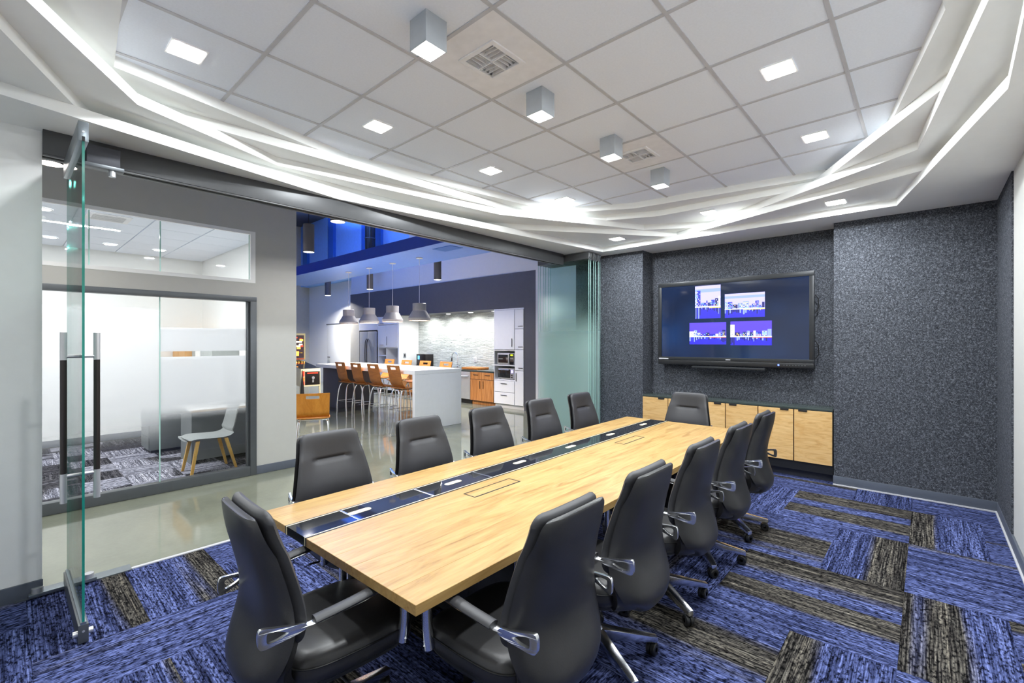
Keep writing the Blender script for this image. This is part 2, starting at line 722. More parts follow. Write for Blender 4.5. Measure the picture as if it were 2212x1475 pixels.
def plank(x0, x1, y0, y1, vertical):
    x0, x1 = max(x0, RX0), min(x1, RX1)
    y0, y1 = max(y0, RY0), min(y1, RY1)
    if x1 - x0 < .02 or y1 - y0 < .02:
        return
    L, W = (x1 - x0, y1 - y0) if vertical else (y1 - y0, x1 - x0)
    key = (round(L, 3), round(W, 3))
    c = ((x0 + x1) / 2, (y0 + y1) / 2, 0)
    flip = random.random() < .5
    rz = (0 if vertical else R(90)) + (math.pi if flip else 0)
    if key in _mesh_cache:
        o = copy_part(_mesh_cache[key], c, fl, rz)
    else:
        o = B().box(-L / 2 + .0006, L / 2 - .0006, -W / 2 + .0006, W / 2 - .0006, -.009, 0).obj('carpet_tile', 'carpet_blue', fl, loc=c, rz=rz)
        _mesh_cache[key] = o


for k in range(0, 9):
    xa, xb = 5.83 - .955 * (k - 1) - .955, 5.83 - .955 * (k - 1)
    s0 = (-.352 if k % 2 else .111) - 1.3875 * 2
    for n in range(0, 7):
        y = s0 + 1.3875 * n
        plank(xa, xb, y, y + .4625, True)
        plank(xa, (xa + xb) / 2, y + .4625, y + 1.3875, False)
        plank((xa + xb) / 2, xb, y + .4625, y + 1.3875, False)

# walls of the room
struct(B().box(RX0 - .12, .172, 4.22, 4.34, -.02, 5.2).obj('wall_left', 'white_wall'))
struct(B().box(RX0 - .12, RX0, RY0, 4.22, -.02, 3.6).obj('wall_back', 'white_wall'))
struct(B().box(RX0 - .12, 6.78, RY0 - .12, RY0, -.02, 3.6).obj('wall_right', 'right_wall'))
struct(B().box(RX1, 6.78, RY0, 4.34, -.02, 5.2).obj('wall_front', 'felt'))
struct(B().box(6.34, RX1, RY0, .79, 0, ZS).obj('wall_front_right', 'felt'))
struct(B().box(6.34, RX1, 3.12, 4.30, 0, ZS).obj('wall_front_left', 'felt'))
struct(B().box(5.35, 6.34, RY0, RY0 + .012, .0, ZS).obj('wall_right_felt', 'felt'))
struct(B().box(.172, 6.78, 4.24, 4.34, 2.97, 5.2).obj('wall_header', 'white_wall'))
# baseboards
struct(B().box(RX0, .176, 4.205, 4.222, 0, .10).obj('baseboard_left', 'base_grey', bevel=.003))
struct(B().box(6.325, 6.342, RY0, .795, .0, .10).obj('baseboard_front', 'base_grey', bevel=.003))
struct(B().box(6.325, 6.342, 3.115, 4.3, .0, .10).obj('baseboard_front_left', 'base_grey', bevel=.003))
struct(B().box(RX0, 6.325, RY0, RY0 + .016, .0, .10).obj('baseboard_right', 'base_grey', bevel=.003))
struct(B().box(6.31, 6.326, RY0, .795, .0, .012).obj('trim_1', 'tbar'))
struct(B().box(RX0, 6.31, RY0 + .014, RY0 + .028, .0, .012).obj('trim_2', 'tbar'))
# carpet edge strip at the glass line and floor plate of the swing door
struct(B().box(.17, 6.6, 4.205, 4.235, -.004, .006).obj('trim_3', 'tbar'))
struct(B().box(.05, .62, 4.19, 4.30, -.004, .007).obj('trim_4', 'rail_grey'))
# header track
hd = struct(B().box(.172, 5.80, 4.16, 4.30, 2.815, ZS).obj('trim_5', 'header_grey', bevel=.004))
B().box(.172, 5.80, 4.165, 4.19, 2.806, 2.815).obj('track_lip', 'header_grey', hd)
B().box(.172, 5.80, 4.215, 4.245, 2.808, 2.815).obj('track_slot', 'black_matte', hd)

# ceiling: tiles in a bar grid
cl = struct(B().box(RX0, RX1, RY0, 4.24, ZG + .03, ZG + .08).obj('ceiling', 'drywall_white'))
GX = [1.04 + .6315 * k for k in range(-2, 9)]
GY = [.374 + .632 * k for k in range(-1, 7)]
tile0 = None
VENTS = {(3, 3), (6, 3)}
for i in range(len(GX) - 1):
    for j in range(len(GY) - 1):
        c = ((GX[i] + GX[i + 1]) / 2, (GY[j] + GY[j + 1]) / 2, ZG)
        if (i, j) in VENTS:
            continue
        if tile0 is None:
            tile0 = B().cbox((0, 0, .01), (.6225, .623, .02)).obj('ceiling_tile', 'ceiling_tile', cl, bevel=.003, seg=1, loc=c)
        else:
            copy_part(tile0, c, cl)
for x in GX:
    B().box(x - .011, x + .011, GY[0], GY[-1], ZG - .006, ZG + .02).obj('grid_bar', 'tbar', cl)
for y in GY:
    B().box(GX[0], GX[-1], y - .011, y + .011, ZG - .0055, ZG + .02).obj('grid_bar', 'tbar', cl)

# bulkhead: five stacked flat layers with polygonal openings
bk = struct(B().ring([(RX0, RY0), (RX1, RY0), (RX1, 4.24), (RX0, 4.24)], [(RX0 + .05, RY0 + .05), (RX0 + .05, 4.19), (RX1 - .05, 4.19), (RX1 - .05, RY0 + .05)], ZG - .02, ZG + .02).obj('ceiling_bulkhead', 'bulkhead'))
OUT = [(RX0, RY0), (RX1, RY0), (RX1, 4.24), (RX0, 4.24)]
HOLES = [
    [(-.9, 3.59), (-.008, 3.752), (2.133, 4.139), (6.049, 3.622), (5.945, .225), (3.593, -.32), (2.844, -.298), (.2, -.22), (-.8, .3)],
    [(-.75, 1.42), (-.006, 3.125), (.279, 3.781), (.44, 4.15), (3.95, 4.157), (6.018, 2.616), (6.14, 2.525), (5.116, .043), (4.95, -.35), (.1, -.38), (-.6, .1)],
    [(-.45, 2.12), (.07, 2.92), (.57, 3.687), (1.559, 4.081), (3.914, 3.722), (5.735, 2.805), (6.151, 2.09), (4.76, .056), (2.885, -.199), (.6, -.1), (-.4, .6)],
    [(-.35, 2.9), (.25, 3.93), (1.093, 3.88), (3.926, 3.722), (4.7, 3.66), (5.213, 3.066), (5.464, 2.482), (5.51, .86), (5.174, .666), (3.92, -.054), (3.55, -.27), (.4, -.3), (-.5, .4)],
    [(.31, 1.9), (.384, 2.855), (.445, 3.584), (2.098, 3.892), (4.074, 3.573), (4.758, 3.425), (5.184, 2.663), (5.437, .83), (5.501, .414), (4.31, .176), (3.104, -.066), (1.9, .1), (.5, .35)],
]
for i, h in enumerate(HOLES):
    z0 = ZS + TL * i
    B().ring(OUT, h, z0, z0 + TL - (.0005 if i < 4 else 0)).obj('bulkhead_layer', 'bulkhead', bk)

# ================================================================== SETTING: hall, office front, kitchen side
struct(B().box(-1.6, 9.6, 4.22, 21, -.06, -.002).obj('floor_concrete', 'concrete'))
struct(B().box(-1.6, 9.6, 4.3, 21, 6.4, 6.5).obj('ceiling_high', 'charcoal'))
struct(B().box(-1.72, -1.6, 4.3, 10.2, -.02, 6.4).obj('wall_hall_end', 'hall_wall'))
OY = 6.1
ofw = struct(B().box(-1.6, .1 - 1.2, OY, OY + .14, 0, 6.4).obj('wall_office', 'hall_wall'))
B().box(-1.1, 2.567, OY, OY + .14, 2.95, 6.4).obj('wall_upper', 'hall_wall', ofw)
B().box(-1.1, 2.05, OY, OY + .14, 2.165, 2.345).obj('wall_band', 'hall_wall', ofw)
B().box(2.05, 2.567, OY, OY + .14, 0, 2.95).obj('wall_end', 'hall_wall', ofw)
struct(B().box(2.085, 2.58, OY - .016, OY + .001, .0, .10).obj('baseboard_office', 'base_grey', bevel=.003))
# transom window
wn = struct(B().box(-1.1, 2.0195, OY - .004, OY + .03, 2.335, 2.375).obj('window_1', 'drywall_white'))
B().box(-1.1, 2.0195, OY - .004, OY + .03, 2.925, 2.96).obj('frame_rail', 'drywall_white', wn)
B().box(2.02, 2.075, OY - .004, OY + .03, 2.335, 2.96).obj('frame_stile', 'drywall_white', wn)
for xa, xb in ((-1.1, .57), (.58, 1.14), (1.15, 2.02)):
    B().box(xa, xb, OY + .05, OY + .058, 2.375, 2.925).obj('pane', 'glass_office', wn)
    B().box(xb, xb + .01, OY + .048, OY + .06, 2.375, 2.925).obj('pane_joint', 'glass_edge_pale', wn)
# glazed sliding front
dr = struct(B().box(-1.1, 2.085, OY - .02, OY + .10, 2.105, 2.165).obj('door_1', 'frame_grey', bevel=.004))
B().box(2.015, 2.085, OY - .02, OY + .10, 0, 2.11).obj('jamb', 'frame_grey', dr, bevel=.004)
B().box(1.985, 2.015, OY + .02, OY + .06, .11, 2.105).obj('stile', 'frame_grey', dr, bevel=.003)
B().box(-1.1, 2.015, OY - .02, OY + .08, .0, .112).obj('bottom_rail', 'frame_grey', dr, bevel=.004)
pa = B().box(-1.1, 1.135, OY + .04, OY + .05, .11, 2.11).obj('pane', 'glass_film_left', dr)
pb = B().box(1.143, 1.99, OY + .04, OY + .05, .11, 2.11).obj('pane', 'glass_film', dr)
B().box(1.135, 1.143, OY + .038, OY + .052, .11, 2.11).obj('pane_joint', 'glass_edge_pale', dr)

# office room behind the glass
flo = struct(B().box(-1.6, 2.5, OY + .1, 10.0, -.05, -.001).obj('floor_office', 'black_matte'))
ot = None
for i in range(8):
    for j in range(9):
        c = (2.48 - .25 - .5 * i, 6.25 + .22 + .45 * j, .004)
        if c[0] < -1.3 or c[1] > 9.9:
            continue
        rz = R(90) if (i + j) % 2 else 0
        if ot is None:
            ot = B().cbox((0, 0, 0), (.448, .448, .008)).obj('carpet_tile', 'carpet_grey', flo, loc=c)
            ot.scale = (1.113, 1.0, 1)
        else:
            t_ = copy_part(ot, c, flo, rz)
            t_.scale = (1, 1.113, 1) if rz else (1.113, 1, 1)
struct(B().box(-1.7, 2.6, 10.0, 10.1, -.02, 3.3).obj('wall_office_back', 'white_wall'))
struct(B().box(2.49, 2.56, OY + .14, 10.0, -.02, 3.3).obj('wall_office_right', 'white_wall'))
struct(B().box(-1.7, 2.49, 9.985, 10.0, 0, .10).obj('baseboard_office_back', 'base_grey'))
struct(B().box(2.476, 2.49, OY + .14, 9.985, 0, .10).obj('baseboard_office_right', 'base_grey'))
clo = struct(B().box(-1.6, 2.5, OY + .14, 10.0, 3.12, 3.16).obj('ceiling_office', 'drywall_white'))
ct = None
for i in range(6):
    for j in range(6):
        c = (2.49 - .31 - .62 * i, OY + .14 + .31 + .62 * j, 3.11)
        if ct is None:
            ct = B().cbox((0, 0, 0), (.605, .605, .02)).obj('ceiling_tile', 'ceiling_tile', clo, bevel=.002, seg=1, loc=c)
        else:
            copy_part(ct, c, clo)

# kitchen wall (x = 8.2) with dark soffit, niche and tall units
KX = 8.2
struct(B().box(KX + .002, 9.1, 4.34, 7.0, -.02, 6.4).obj('wall_kitchen_right', 'grey_wall'))
dk_ = struct(B().box(KX, 8.95, 6.67, 7.02, 0, 3.27).obj('wall_kitchen_dark', 'dark_grey'))
B().box(KX, 8.95, 7.02, 15.05, 2.43, 3.27).obj('wall_soffit', 'dark_grey', dk_)
struct(B().box(KX + .03, 9.1, 7.0, 11.6, 3.27, 6.4).obj('wall_kitchen_upper', 'grey_wall'))
struct(B().box(8.93, 9.05, 7.0, 12.1, 0, 2.43).obj('wall_splash', 'stone_strip'))
struct(B().box(KX, 8.95, 12.09, 12.14, 0, 2.43).obj('wall_niche_side', 'drywall_white'))
struct(B().box(8.93, 9.05, 12.1, 15.05, 0, 2.43).obj('wall_kitchen_back', 'grey_wall'))
struct(B().box(KX, 8.95, 14.45, 15.05, 0, 2.43).obj('wall_kitchen_end', 'beige_wall'))
struct(B().box(8.7, 8.95, 15.05, 20.0, 0, 6.4).obj('wall_far', 'drywall_white'))
struct(B().box(2.56, 8.95, 19.4, 19.6, 0, 6.4).obj('wall_far_end', 'beige_wall'))
struct(B().box(2.45, 2.56, 10.1, 19.6, 0, 6.4).obj('wall_hall_side', 'beige_wall'))
bw = struct(B().box(8.35, 8.7, 11.6, 19.4, 3.9, 6.4).obj('wall_blue_lit', 'blue_lit_wall'))
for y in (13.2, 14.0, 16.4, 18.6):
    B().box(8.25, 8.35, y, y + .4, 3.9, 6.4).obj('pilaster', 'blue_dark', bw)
# flush door in the far wall
d2 = struct(B().box(8.672, 8.7, 16.0, 17.75, 0, 2.3).obj('door_2', 'drywall_white', bevel=.004))
B().box(8.66, 8.70, 15.9, 17.8, 2.3, 2.33).obj('door_head', 'base_grey', d2)
B().box(8.69, 8.701, 17.75, 17.78, 0, 2.3).obj('door_gap', 'charcoal', d2)
B().tube([(8.672, 17.55, 1.02), (8.60, 17.55, 1.02), (8.60, 17.38, 1.02)], .014, 8).obj('door_handle', 'steel_dark', d2, smooth=True)
# dropped blue cloud over the island
struct(B().box(KX + .03, 8.7, 11.6, 15.05, 3.27, 3.9).obj('wall_kitchen_left', 'grey_wall'))
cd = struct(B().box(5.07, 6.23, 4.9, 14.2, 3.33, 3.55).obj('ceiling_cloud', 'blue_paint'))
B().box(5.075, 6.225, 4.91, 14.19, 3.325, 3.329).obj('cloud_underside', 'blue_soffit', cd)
B().box(5.3, 5.6, 6.25, 6.75, 3.318, 3.3245).obj('grille', 'blue_dark', cd)
# ================================================================== LIGHTS IN THE ROOM
def downlight(x, y, z, label, s=.155, k=1.0):
    t = thing('recessed_downlight', label, 'downlight', (x, y, z), 0, 'square downlights of the meeting room')
    B().ring([(-s / 2 - .012, -s / 2 - .012), (s / 2 + .012, -s / 2 - .012), (s / 2 + .012, s / 2 + .012), (-s / 2 - .012, s / 2 + .012)],
             [(-s / 2, -s / 2), (-s / 2, s / 2), (s / 2, s / 2), (s / 2, -s / 2)], -.008, -.0005).obj('trim_ring', 'lamp_inner', t)
    B().box(-s / 2, s / 2, -s / 2, s / 2, -.012, -.001).obj('lens', 'lens', t, bevel=.004)
    area('downlight_lamp', (x, y, z - .016), s * .9, P_DOWN * k, (.92, .97, 1.0))
    return t


for x, y, lb in ((.724, 3.218, 'square downlight nearest the swinging glass door'), (1.987, 3.218, 'square downlight second from the swinging glass door'),
                 (3.25, 3.218, 'square downlight third from the swinging glass door'), (4.513, 3.218, 'square downlight fourth from the swinging glass door'),
                 (3.25, .69, 'square downlight highest in the picture on the right-hand side'), (4.513, .69, 'square downlight in the tile grid nearest the right-hand bulkhead'),
                 (1.987, .69, 'square downlight out of view over the right-hand chairs'), (.724, .69, 'square downlight out of view by the near right corner')):
    downlight(x, y, ZG - .0005, lb, k={(4.513, 3.218): .5, (.724, 3.218): .65}.get((x, y), 1.15))
downlight(5.669, 3.168, ZS + TL, 'square downlight in the bulkhead beside the folded glass panels')
downlight(5.674, .691, ZS + TL, 'square downlight in the bulkhead beside the right felt wall')
downlight(5.707, 1.95, ZS + TL * 3, 'square downlight in the bulkhead above the television', k=.55)

# surface mounted box lights
for k, lb in enumerate(('largest grey box ceiling light, nearest the large vent', 'second grey box ceiling light from the front',
                        'third grey box ceiling light, beside the smaller vent', 'farthest and smallest grey box ceiling light')):
    x, y = 1.449 + .953 * k, 1.90
    s = .137
    t = thing('box_light', lb, 'ceiling light', (x + s / 2, y + s / 2, ZG - .0005), 0, 'row of box lights over the table')
    hz = .162
    b = B()
    for (a0, a1, b0, b1) in ((-s / 2, s / 2, -s / 2, -s / 2 + .004), (-s / 2, s / 2, s / 2 - .004, s / 2), (-s / 2, -s / 2 + .004, -s / 2 + .004, s / 2 - .004), (s / 2 - .004, s / 2, -s / 2 + .004, s / 2 - .004)):
        b.box(a0, a1, b0, b1, -hz, 0)
    b.v = b.v
    bb = B().ring([(-s / 2, -s / 2), (s / 2, -s / 2), (s / 2, s / 2), (-s / 2, s / 2)], [(-s / 2 + .004, -s / 2 + .004), (-s / 2 + .004, s / 2 - .004), (s / 2 - .004, s / 2 - .004), (s / 2 - .004, -s / 2 + .004)], -hz, 0)
    bb.obj('housing', 'lamp_metal', t)
    q = s / 2 - .005
    B().hexa([(-q, -q, -hz + .002), (q, -q, -hz + .002), (q, q, -hz + .002), (-q, q, -hz + .002), (-.04, -.04, -.09), (.04, -.04, -.09), (.04, .04, -.09), (-.04, .04, -.09)])
    rb = B()
    n = 20
    rows = []
    for rr, z in ((None, -hz + .003), (.05, -.115), (.046, -.10)):
        row = []
        for a in range(n):
            th = 2 * math.pi * a / n
            if rr is None:
                cx, cy = math.cos(th), math.sin(th)
                f = q / max(abs(cx), abs(cy))
                row.append((cx * f, cy * f, z))
            else:
                row.append((rr * math.cos(th), rr * math.sin(th), z))
        rows.append(row)
    rb.loft(rows, closed_u=True)
    rb.obj('reflector', 'lens_soft', t)
    B().cyl((0, 0, -.098), .046, .006).obj('lamp', 'lens', t)
    area('box_lamp', (x + s / 2, y + s / 2, ZG - hz - .004), .09, P_BOX, (.92, .97, 1.0), spread=110)

# ceiling vents
for (i, j), lb in (((3, 3), 'large square ceiling air vent beside the nearest box light'), ((6, 3), 'small far ceiling air vent behind the third box light')):
    cx, cy = (GX[i] + GX[i + 1]) / 2, (GY[j] + GY[j + 1]) / 2
    t = thing('ceiling_vent', lb, 'vent', (cx, cy, ZG), 0, 'air vents in the tile ceiling')
    o_ = .31
    i_ = .125
    B().ring([(-o_, -o_), (o_, -o_), (o_, o_), (-o_, o_)], [(-i_, -i_), (-i_, i_), (i_, i_), (i_, -i_)], -.004, .01).obj('face_plate', 'vent_white', t)
    fr = B()
    fr.ring([(-.145, -.145), (.145, -.145), (.145, .145), (-.145, .145)], [(-i_ + .01, -i_ + .01), (-i_ + .01, i_ - .01), (i_ - .01, i_ - .01), (i_ - .01, -i_ + .01)], -.014, -.004)
    fr.obj('frame', 'vent_white', t, bevel=.003)
    B().box(-i_, i_, -i_, i_, .06, .065).obj('duct_back', 'vent_dark', t)
    for qx in (-1, 1):
        for qy in (-1, 1):
            for k in range(4):
                u = qx * .0575 + (-.045 + .03 * k)
                w0, w1 = qy * .0575 - .05, qy * .0575 + .05
                b = B()
                if qx == qy:
                    b.hexa([(u - .001, w0, -.012), (u + .001, w0, -.012), (u + .001, w1, -.012), (u - .001, w1, -.012), (u + .012, w0, .02), (u + .014, w0, .02), (u + .014, w1, .02), (u + .012, w1, .02)])
                else:
                    v0 = qy * .0575 + (-.045 + .03 * k)
                    a0, a1 = qx * .0575 - .05, qx * .0575 + .05
                    b.hexa([(a0, v0 - .001, -.012), (a1, v0 - .001, -.012), (a1, v0 + .001, -.012), (a0, v0 + .001, -.012), (a0, v0 + .012, .02), (a1, v0 + .012, .02), (a1, v0 + .014, .02), (a0, v0 + .014, .02)])
                b.obj('louver', 'vent_white', t)
    B().box(-.003, .003, -i_, i_, -.012, .02).obj('divider', 'vent_white', t)
    B().box(-i_, i_, -.003, .003, -.012, .02).obj('divider', 'vent_white', t)


# cylinder pendants
def cylinder(x, y, zb, h, label, power, r=.082, top=6.4, grp='dark cylinder pendants'):
    t = thing('cylinder_pendant', label, 'pendant lamp', (x, y, zb), 0, grp)
    B().lathe([(r - .004, .006), (r - .004, .0), (r, .0), (r, h), (.012, h)], 28, cap=False).obj('shade', 'cyl_grey', t, smooth=True)
    B().cyl((0, 0, h), r - .001, .004, n=28).obj('top_cap', 'cyl_grey', t)
    B().lathe([(r - .004, .002), (r - .004, .006), (r * .7, .012), (0.001, .012)], 28, cap=False).obj('lens', 'lens_soft', t, smooth=True)
    B().cyl((0, 0, h + (top - zb - h) / 2), .006, top - zb - h, n=8).obj('hanging_rod', 'black_plastic', t)
    area('pendant_lamp', (x, y, zb - .01), .12, power, (1, .97, .92), spread=150)


cylinder(.25, 5.05, 3.0, .42, 'dark cylinder pendant behind the top of the swinging glass door', P_TUBE)
cylinder(2.59, 5.04, 3.0, .42, 'dark cylinder pendant of which only the lit ring shows below the header', P_TUBE)
cylinder(3.28, 7.33, 3.05, .44, 'largest dark cylinder pendant hanging against the blue-lit wall', P_TUBE * 2.5)
cylinder(6.42, 8.0, 2.985, .42, 'dark cylinder pendant right of the last cone pendant', P_TUBE * 3)
cylinder(6.42, 10.78, 2.985, .42, 'dark cylinder pendant behind the second cone pendant cord', P_TUBE * 3)
cylinder(7.75, 15.8, 3.26, .5, 'small dark cylinder pendant left of the cone pendants', P_TUBE * 9, r=.1)

# cone pendants over the island
PX = 5.68
for y, lb in ((10.51, 'grey cone pendant farthest to the left over the island'), (9.57, 'grey cone pendant second from the left over the island'),
              (8.62, 'grey cone pendant third from the left over the island'), (7.66, 'largest grey cone pendant, rightmost over the island')):
    t = thing('cone_pendant', lb, 'pendant lamp', (PX, y, 2.05), 0, 'cone pendants over the kitchen island')
    B().lathe([(.205, .012), (.205, .0), (.215, .0), (.225, .05), (.14, .20)], 32, cap=False).obj('shade', 'pendant_grey', t, smooth=True, angle=25)
    B().lathe([(.135, .20), (.135, .345), (.128, .35), (.004, .35)], 32, cap=False).obj('neck', 'pendant_grey', t, smooth=True, angle=25)
    B().lathe([(.205, .012), (.11, .10), (.001, .12)], 28, cap=False).obj('inner_reflector', 'lens_warm', t, smooth=True)
    B().cyl((0, 0, .35 + .46), .005, .93, n=8).obj('cord', 'wire_white', t)
    B().cyl((0, 0, 1.268), .07, .012, n=20).obj('ceiling_rose', 'wire_white', t)
    area('cone_lamp', (PX, y, 2.04), .3, 18, (1, .9, .8), spread=140)

# kitchen niche downlights
for y, lb in ((8.45, 'round downlight over the cutting board'), (9.35, 'round downlight over the dishwasher'), (10.3, 'round downlight over the tap'), (11.3, 'round downlight over the coffee machine')):
    t = thing('round_downlight', lb, 'downlight', (8.66, y, 2.43), 0, 'niche downlights above the worktop')
    B().lathe([(.065, -.006), (.065, -.001)], 20).obj('lens', 'lens', t)
    B().lathe([(.065, -.008), (.085, -.006), (.085, -.001)], 20, cap=False).obj('trim_ring', 'lamp_inner', t, smooth=True)
    area('niche_lamp', (8.5, y, 2.415), .2, 8, (1, 1, .96), spread=160)

# linear office lights
for y, xa, xb, lb in ((6.75, -.9, 1.15, 'long linear ceiling light nearest the office glass'), (7.95, -.9, 1.05, 'long linear ceiling light farther inside the office')):
    t = thing('linear_light', lb, 'ceiling light', ((xa + xb) / 2, y, 3.1), 0, 'linear office lights')
    L = xb - xa
    B().box(-L / 2, L / 2, -.035, .035, -.012, -.001).obj('diffuser', 'linear_lens', t)
    B().ring([(-L / 2 - .01, -.05), (L / 2 + .01, -.05), (L / 2 + .01, .05), (-L / 2 - .01, .05)], [(-L / 2, -.035), (-L / 2, .035), (L / 2, .035), (L / 2, -.035)], -.01, -.001).obj('housing', 'lamp_inner', t)
    area('linear_lamp', ((xa + xb) / 2, y, 3.08), L, 34, (.97, .98, 1), size_y=.06)
for k, (x, y, lb) in enumerate(((.45, 9.2, 'small round office downlight on the left near the back'), (1.1, 9.2, 'small round office downlight in the middle near the back'), (1.7, 9.2, 'small round office downlight near the right-hand corner'), (.3, 7.3, 'small round office downlight between the linear lights'))):
    t = thing('office_downlight', lb, 'downlight', (x, y, 3.1), 0, 'round downlights in the office')
    B().cyl((0, 0, -.004), .07, .006).obj('lens', 'lens', t)
    B().lathe([(.07, -.008), (.09, -.006), (.09, -.001)], 20, cap=False).obj('trim_ring', 'lamp_inner', t, smooth=True)
t = thing('office_vent', 'white slotted air vent in the office ceiling', 'vent', (.85, 7.25, 3.1))
B().ring([(-.2, -.2), (.2, -.2), (.2, .2), (-.2, .2)], [(-.15, -.15), (-.15, .15), (.15, .15), (.15, -.15)], -.01, -.001).obj('frame', 'vent_white', t)
for k in range(6):
    B().box(-.15, .15, -.14 + .05 * k, -.12 + .05 * k, -.01, -.002).obj('louver', 'vent_white', t)
B().box(-.15, .15, -.15, .15, -.003, -.001).obj('duct_back', 'vent_dark', t)
# blue uplight strip lying on top of the cloud
t = thing('light_strip', 'blue light strip lying on top of the dropped blue ceiling panel', 'light strip', (5.6, 12.0, 3.551))
B().box(-.02, .02, -2.1, 2.1, 0, .02).obj('channel', 'rail_grey', t)
B().box(-.012, .012, -2.1, 2.1, .02, .024).obj('diffuser', 'led_blue', t)
area('blue_lamp', (5.6, 12.5, 3.6), .2, 2300, (.16, .36, 1.0), rot=(R(180), 0, 0), size_y=5, spread=110)
# ================================================================== TABLE
TX, TY, TR = .925, 1.268, R(1.0)
TLN, TW = 4.03, 1.29
tb = thing('conference_table', 'long maple conference table with a black glass strip along its top', 'table', (TX, TY, 0), TR)
ys = [0, .135, .27, .405, .54, .675, .795]
for k in range(6):
    b = B().mat(0).box(0, TLN, ys[k], ys[k + 1] - .0006, .7015, .74)
    o = b.obj('board', 'maple', tb, bevel=.0012, seg=1)
for ya, yb in ((1.015, 1.15), (1.15, TW)):
    B().box(0, TLN, ya, yb - .0006, .7015, .74).obj('board', 'maple', tb, bevel=.0012, seg=1)
B().box(0, TLN, .797, .806, .7015, .7405).obj('inlay', 'black_plastic', tb)
B().box(0, TLN, 1.004, 1.013, .7015, .7405).obj('inlay', 'black_plastic', tb)
B().box(.0, TLN, .8065, .8125, .7015, .7406).obj('inlay', 'cream', tb)
B().box(.0, TLN, .9975, 1.0035, .7015, .7406).obj('inlay', 'cream', tb)
gx = [0, .275, .745, 1.225, 1.93, 2.62, 3.3, TLN]
for k in range(7):
    B().box(gx[k] + .0015, gx[k + 1] - .0015, .813, .997, .7015, .7402).obj('glass_panel', 'black_glass', tb)
for x in gx[1:4]:  # chrome bars standing in for bright light lines reflected in the glass
    B().box(x - .006, x + .006, .807, 1.003, .72, .7412).obj('reflection_bar', 'chrome', tb, bevel=.001, seg=1)
for x in (.335, .98, 1.625, 2.29, 2.965, 3.67):
    pts = []
    for q in range(20):
        th = 2 * math.pi * q / 20
        cx = .045 if math.cos(th) > 0 else -.045
        pts.append((x + cx + .02 * math.cos(th), .915 + .02 * math.sin(th)))
    B().prism(pts, .735, .7415).obj('cable_slot', 'cream', tb)
for x in (.875, 2.66):
    b = B().ring([(x, .615), (x + .4, .615), (x + .4, .71), (x, .71)], [(x + .006, .621), (x + .006, .704), (x + .394, .704), (x + .394, .621)], .737, .7415)
    b.obj('hatch_seam', 'black_matte', tb)
    B().box(x + .02, x + .4, .612, .616, .737, .7406).obj('hatch_pull', 'black_matte', tb)
for x in (.55, 3.05):
    B().box(x, x + .42, .33, .36, 0, .70).obj('leg_panel', 'black_plastic', tb)
    B().box(x, x + .42, .93, .96, 0, .70).obj('leg_panel', 'black_plastic', tb)
    B().box(x + .195, x + .225, .361, .929, .12, .70).obj('modesty_panel', 'black_plastic', tb)
B().box(.4, 3.6, .58, .62, .64, .7).obj('stretcher', 'black_plastic', tb)


# ================================================================== CONFERENCE CHAIRS
def catmull(pts, n):
    out = []
    m_ = len(pts)
    for k in range(m_ - 1):
        p0, p1, p2, p3 = pts[max(k - 1, 0)], pts[k], pts[k + 1], pts[min(k + 2, m_ - 1)]
        for q in range(n):
            t = q / n
            out.append(tuple(.5 * (2 * b + (c - a) * t + (2 * a - 5 * b + 4 * c - d) * t * t + (3 * b - a - 3 * c + d) * t ** 3) for a, b, c, d in zip(p0, p1, p2, p3)))
    out.append(tuple(pts[-1]))
    return out


SH = [(-.353, 1.030, .150), (-.354, 1.024, .174), (-.352, .998, .196), (-.344, .93, .209), (-.324, .85, .227), (-.304, .77, .243), (-.292, .70, .256),
      (-.292, .64, .264), (-.308, .58, .256), (-.332, .52, .234), (-.348, .47, .204), (-.344, .425, .165), (-.312, .382, .122), (-.252, .352, .09), (-.16, .342, .07)]
LN = [(.66, .250), (.60, .252), (.54, .246), (.48, .232), (.43, .21), (.36, .16)]
SHR = catmull(SH, 3)


def shell_at(z):
    best = None
    for a, b in zip(SHR[:-1], SHR[1:]):
        if min(a[1], b[1]) <= z <= max(a[1], b[1]):
            t = (z - a[1]) / (b[1] - a[1] + 1e-9)
            return a[0] + (b[0] - a[0]) * t, a[2] + (b[2] - a[2]) * t
    return SHR[0][0], SHR[0][2]


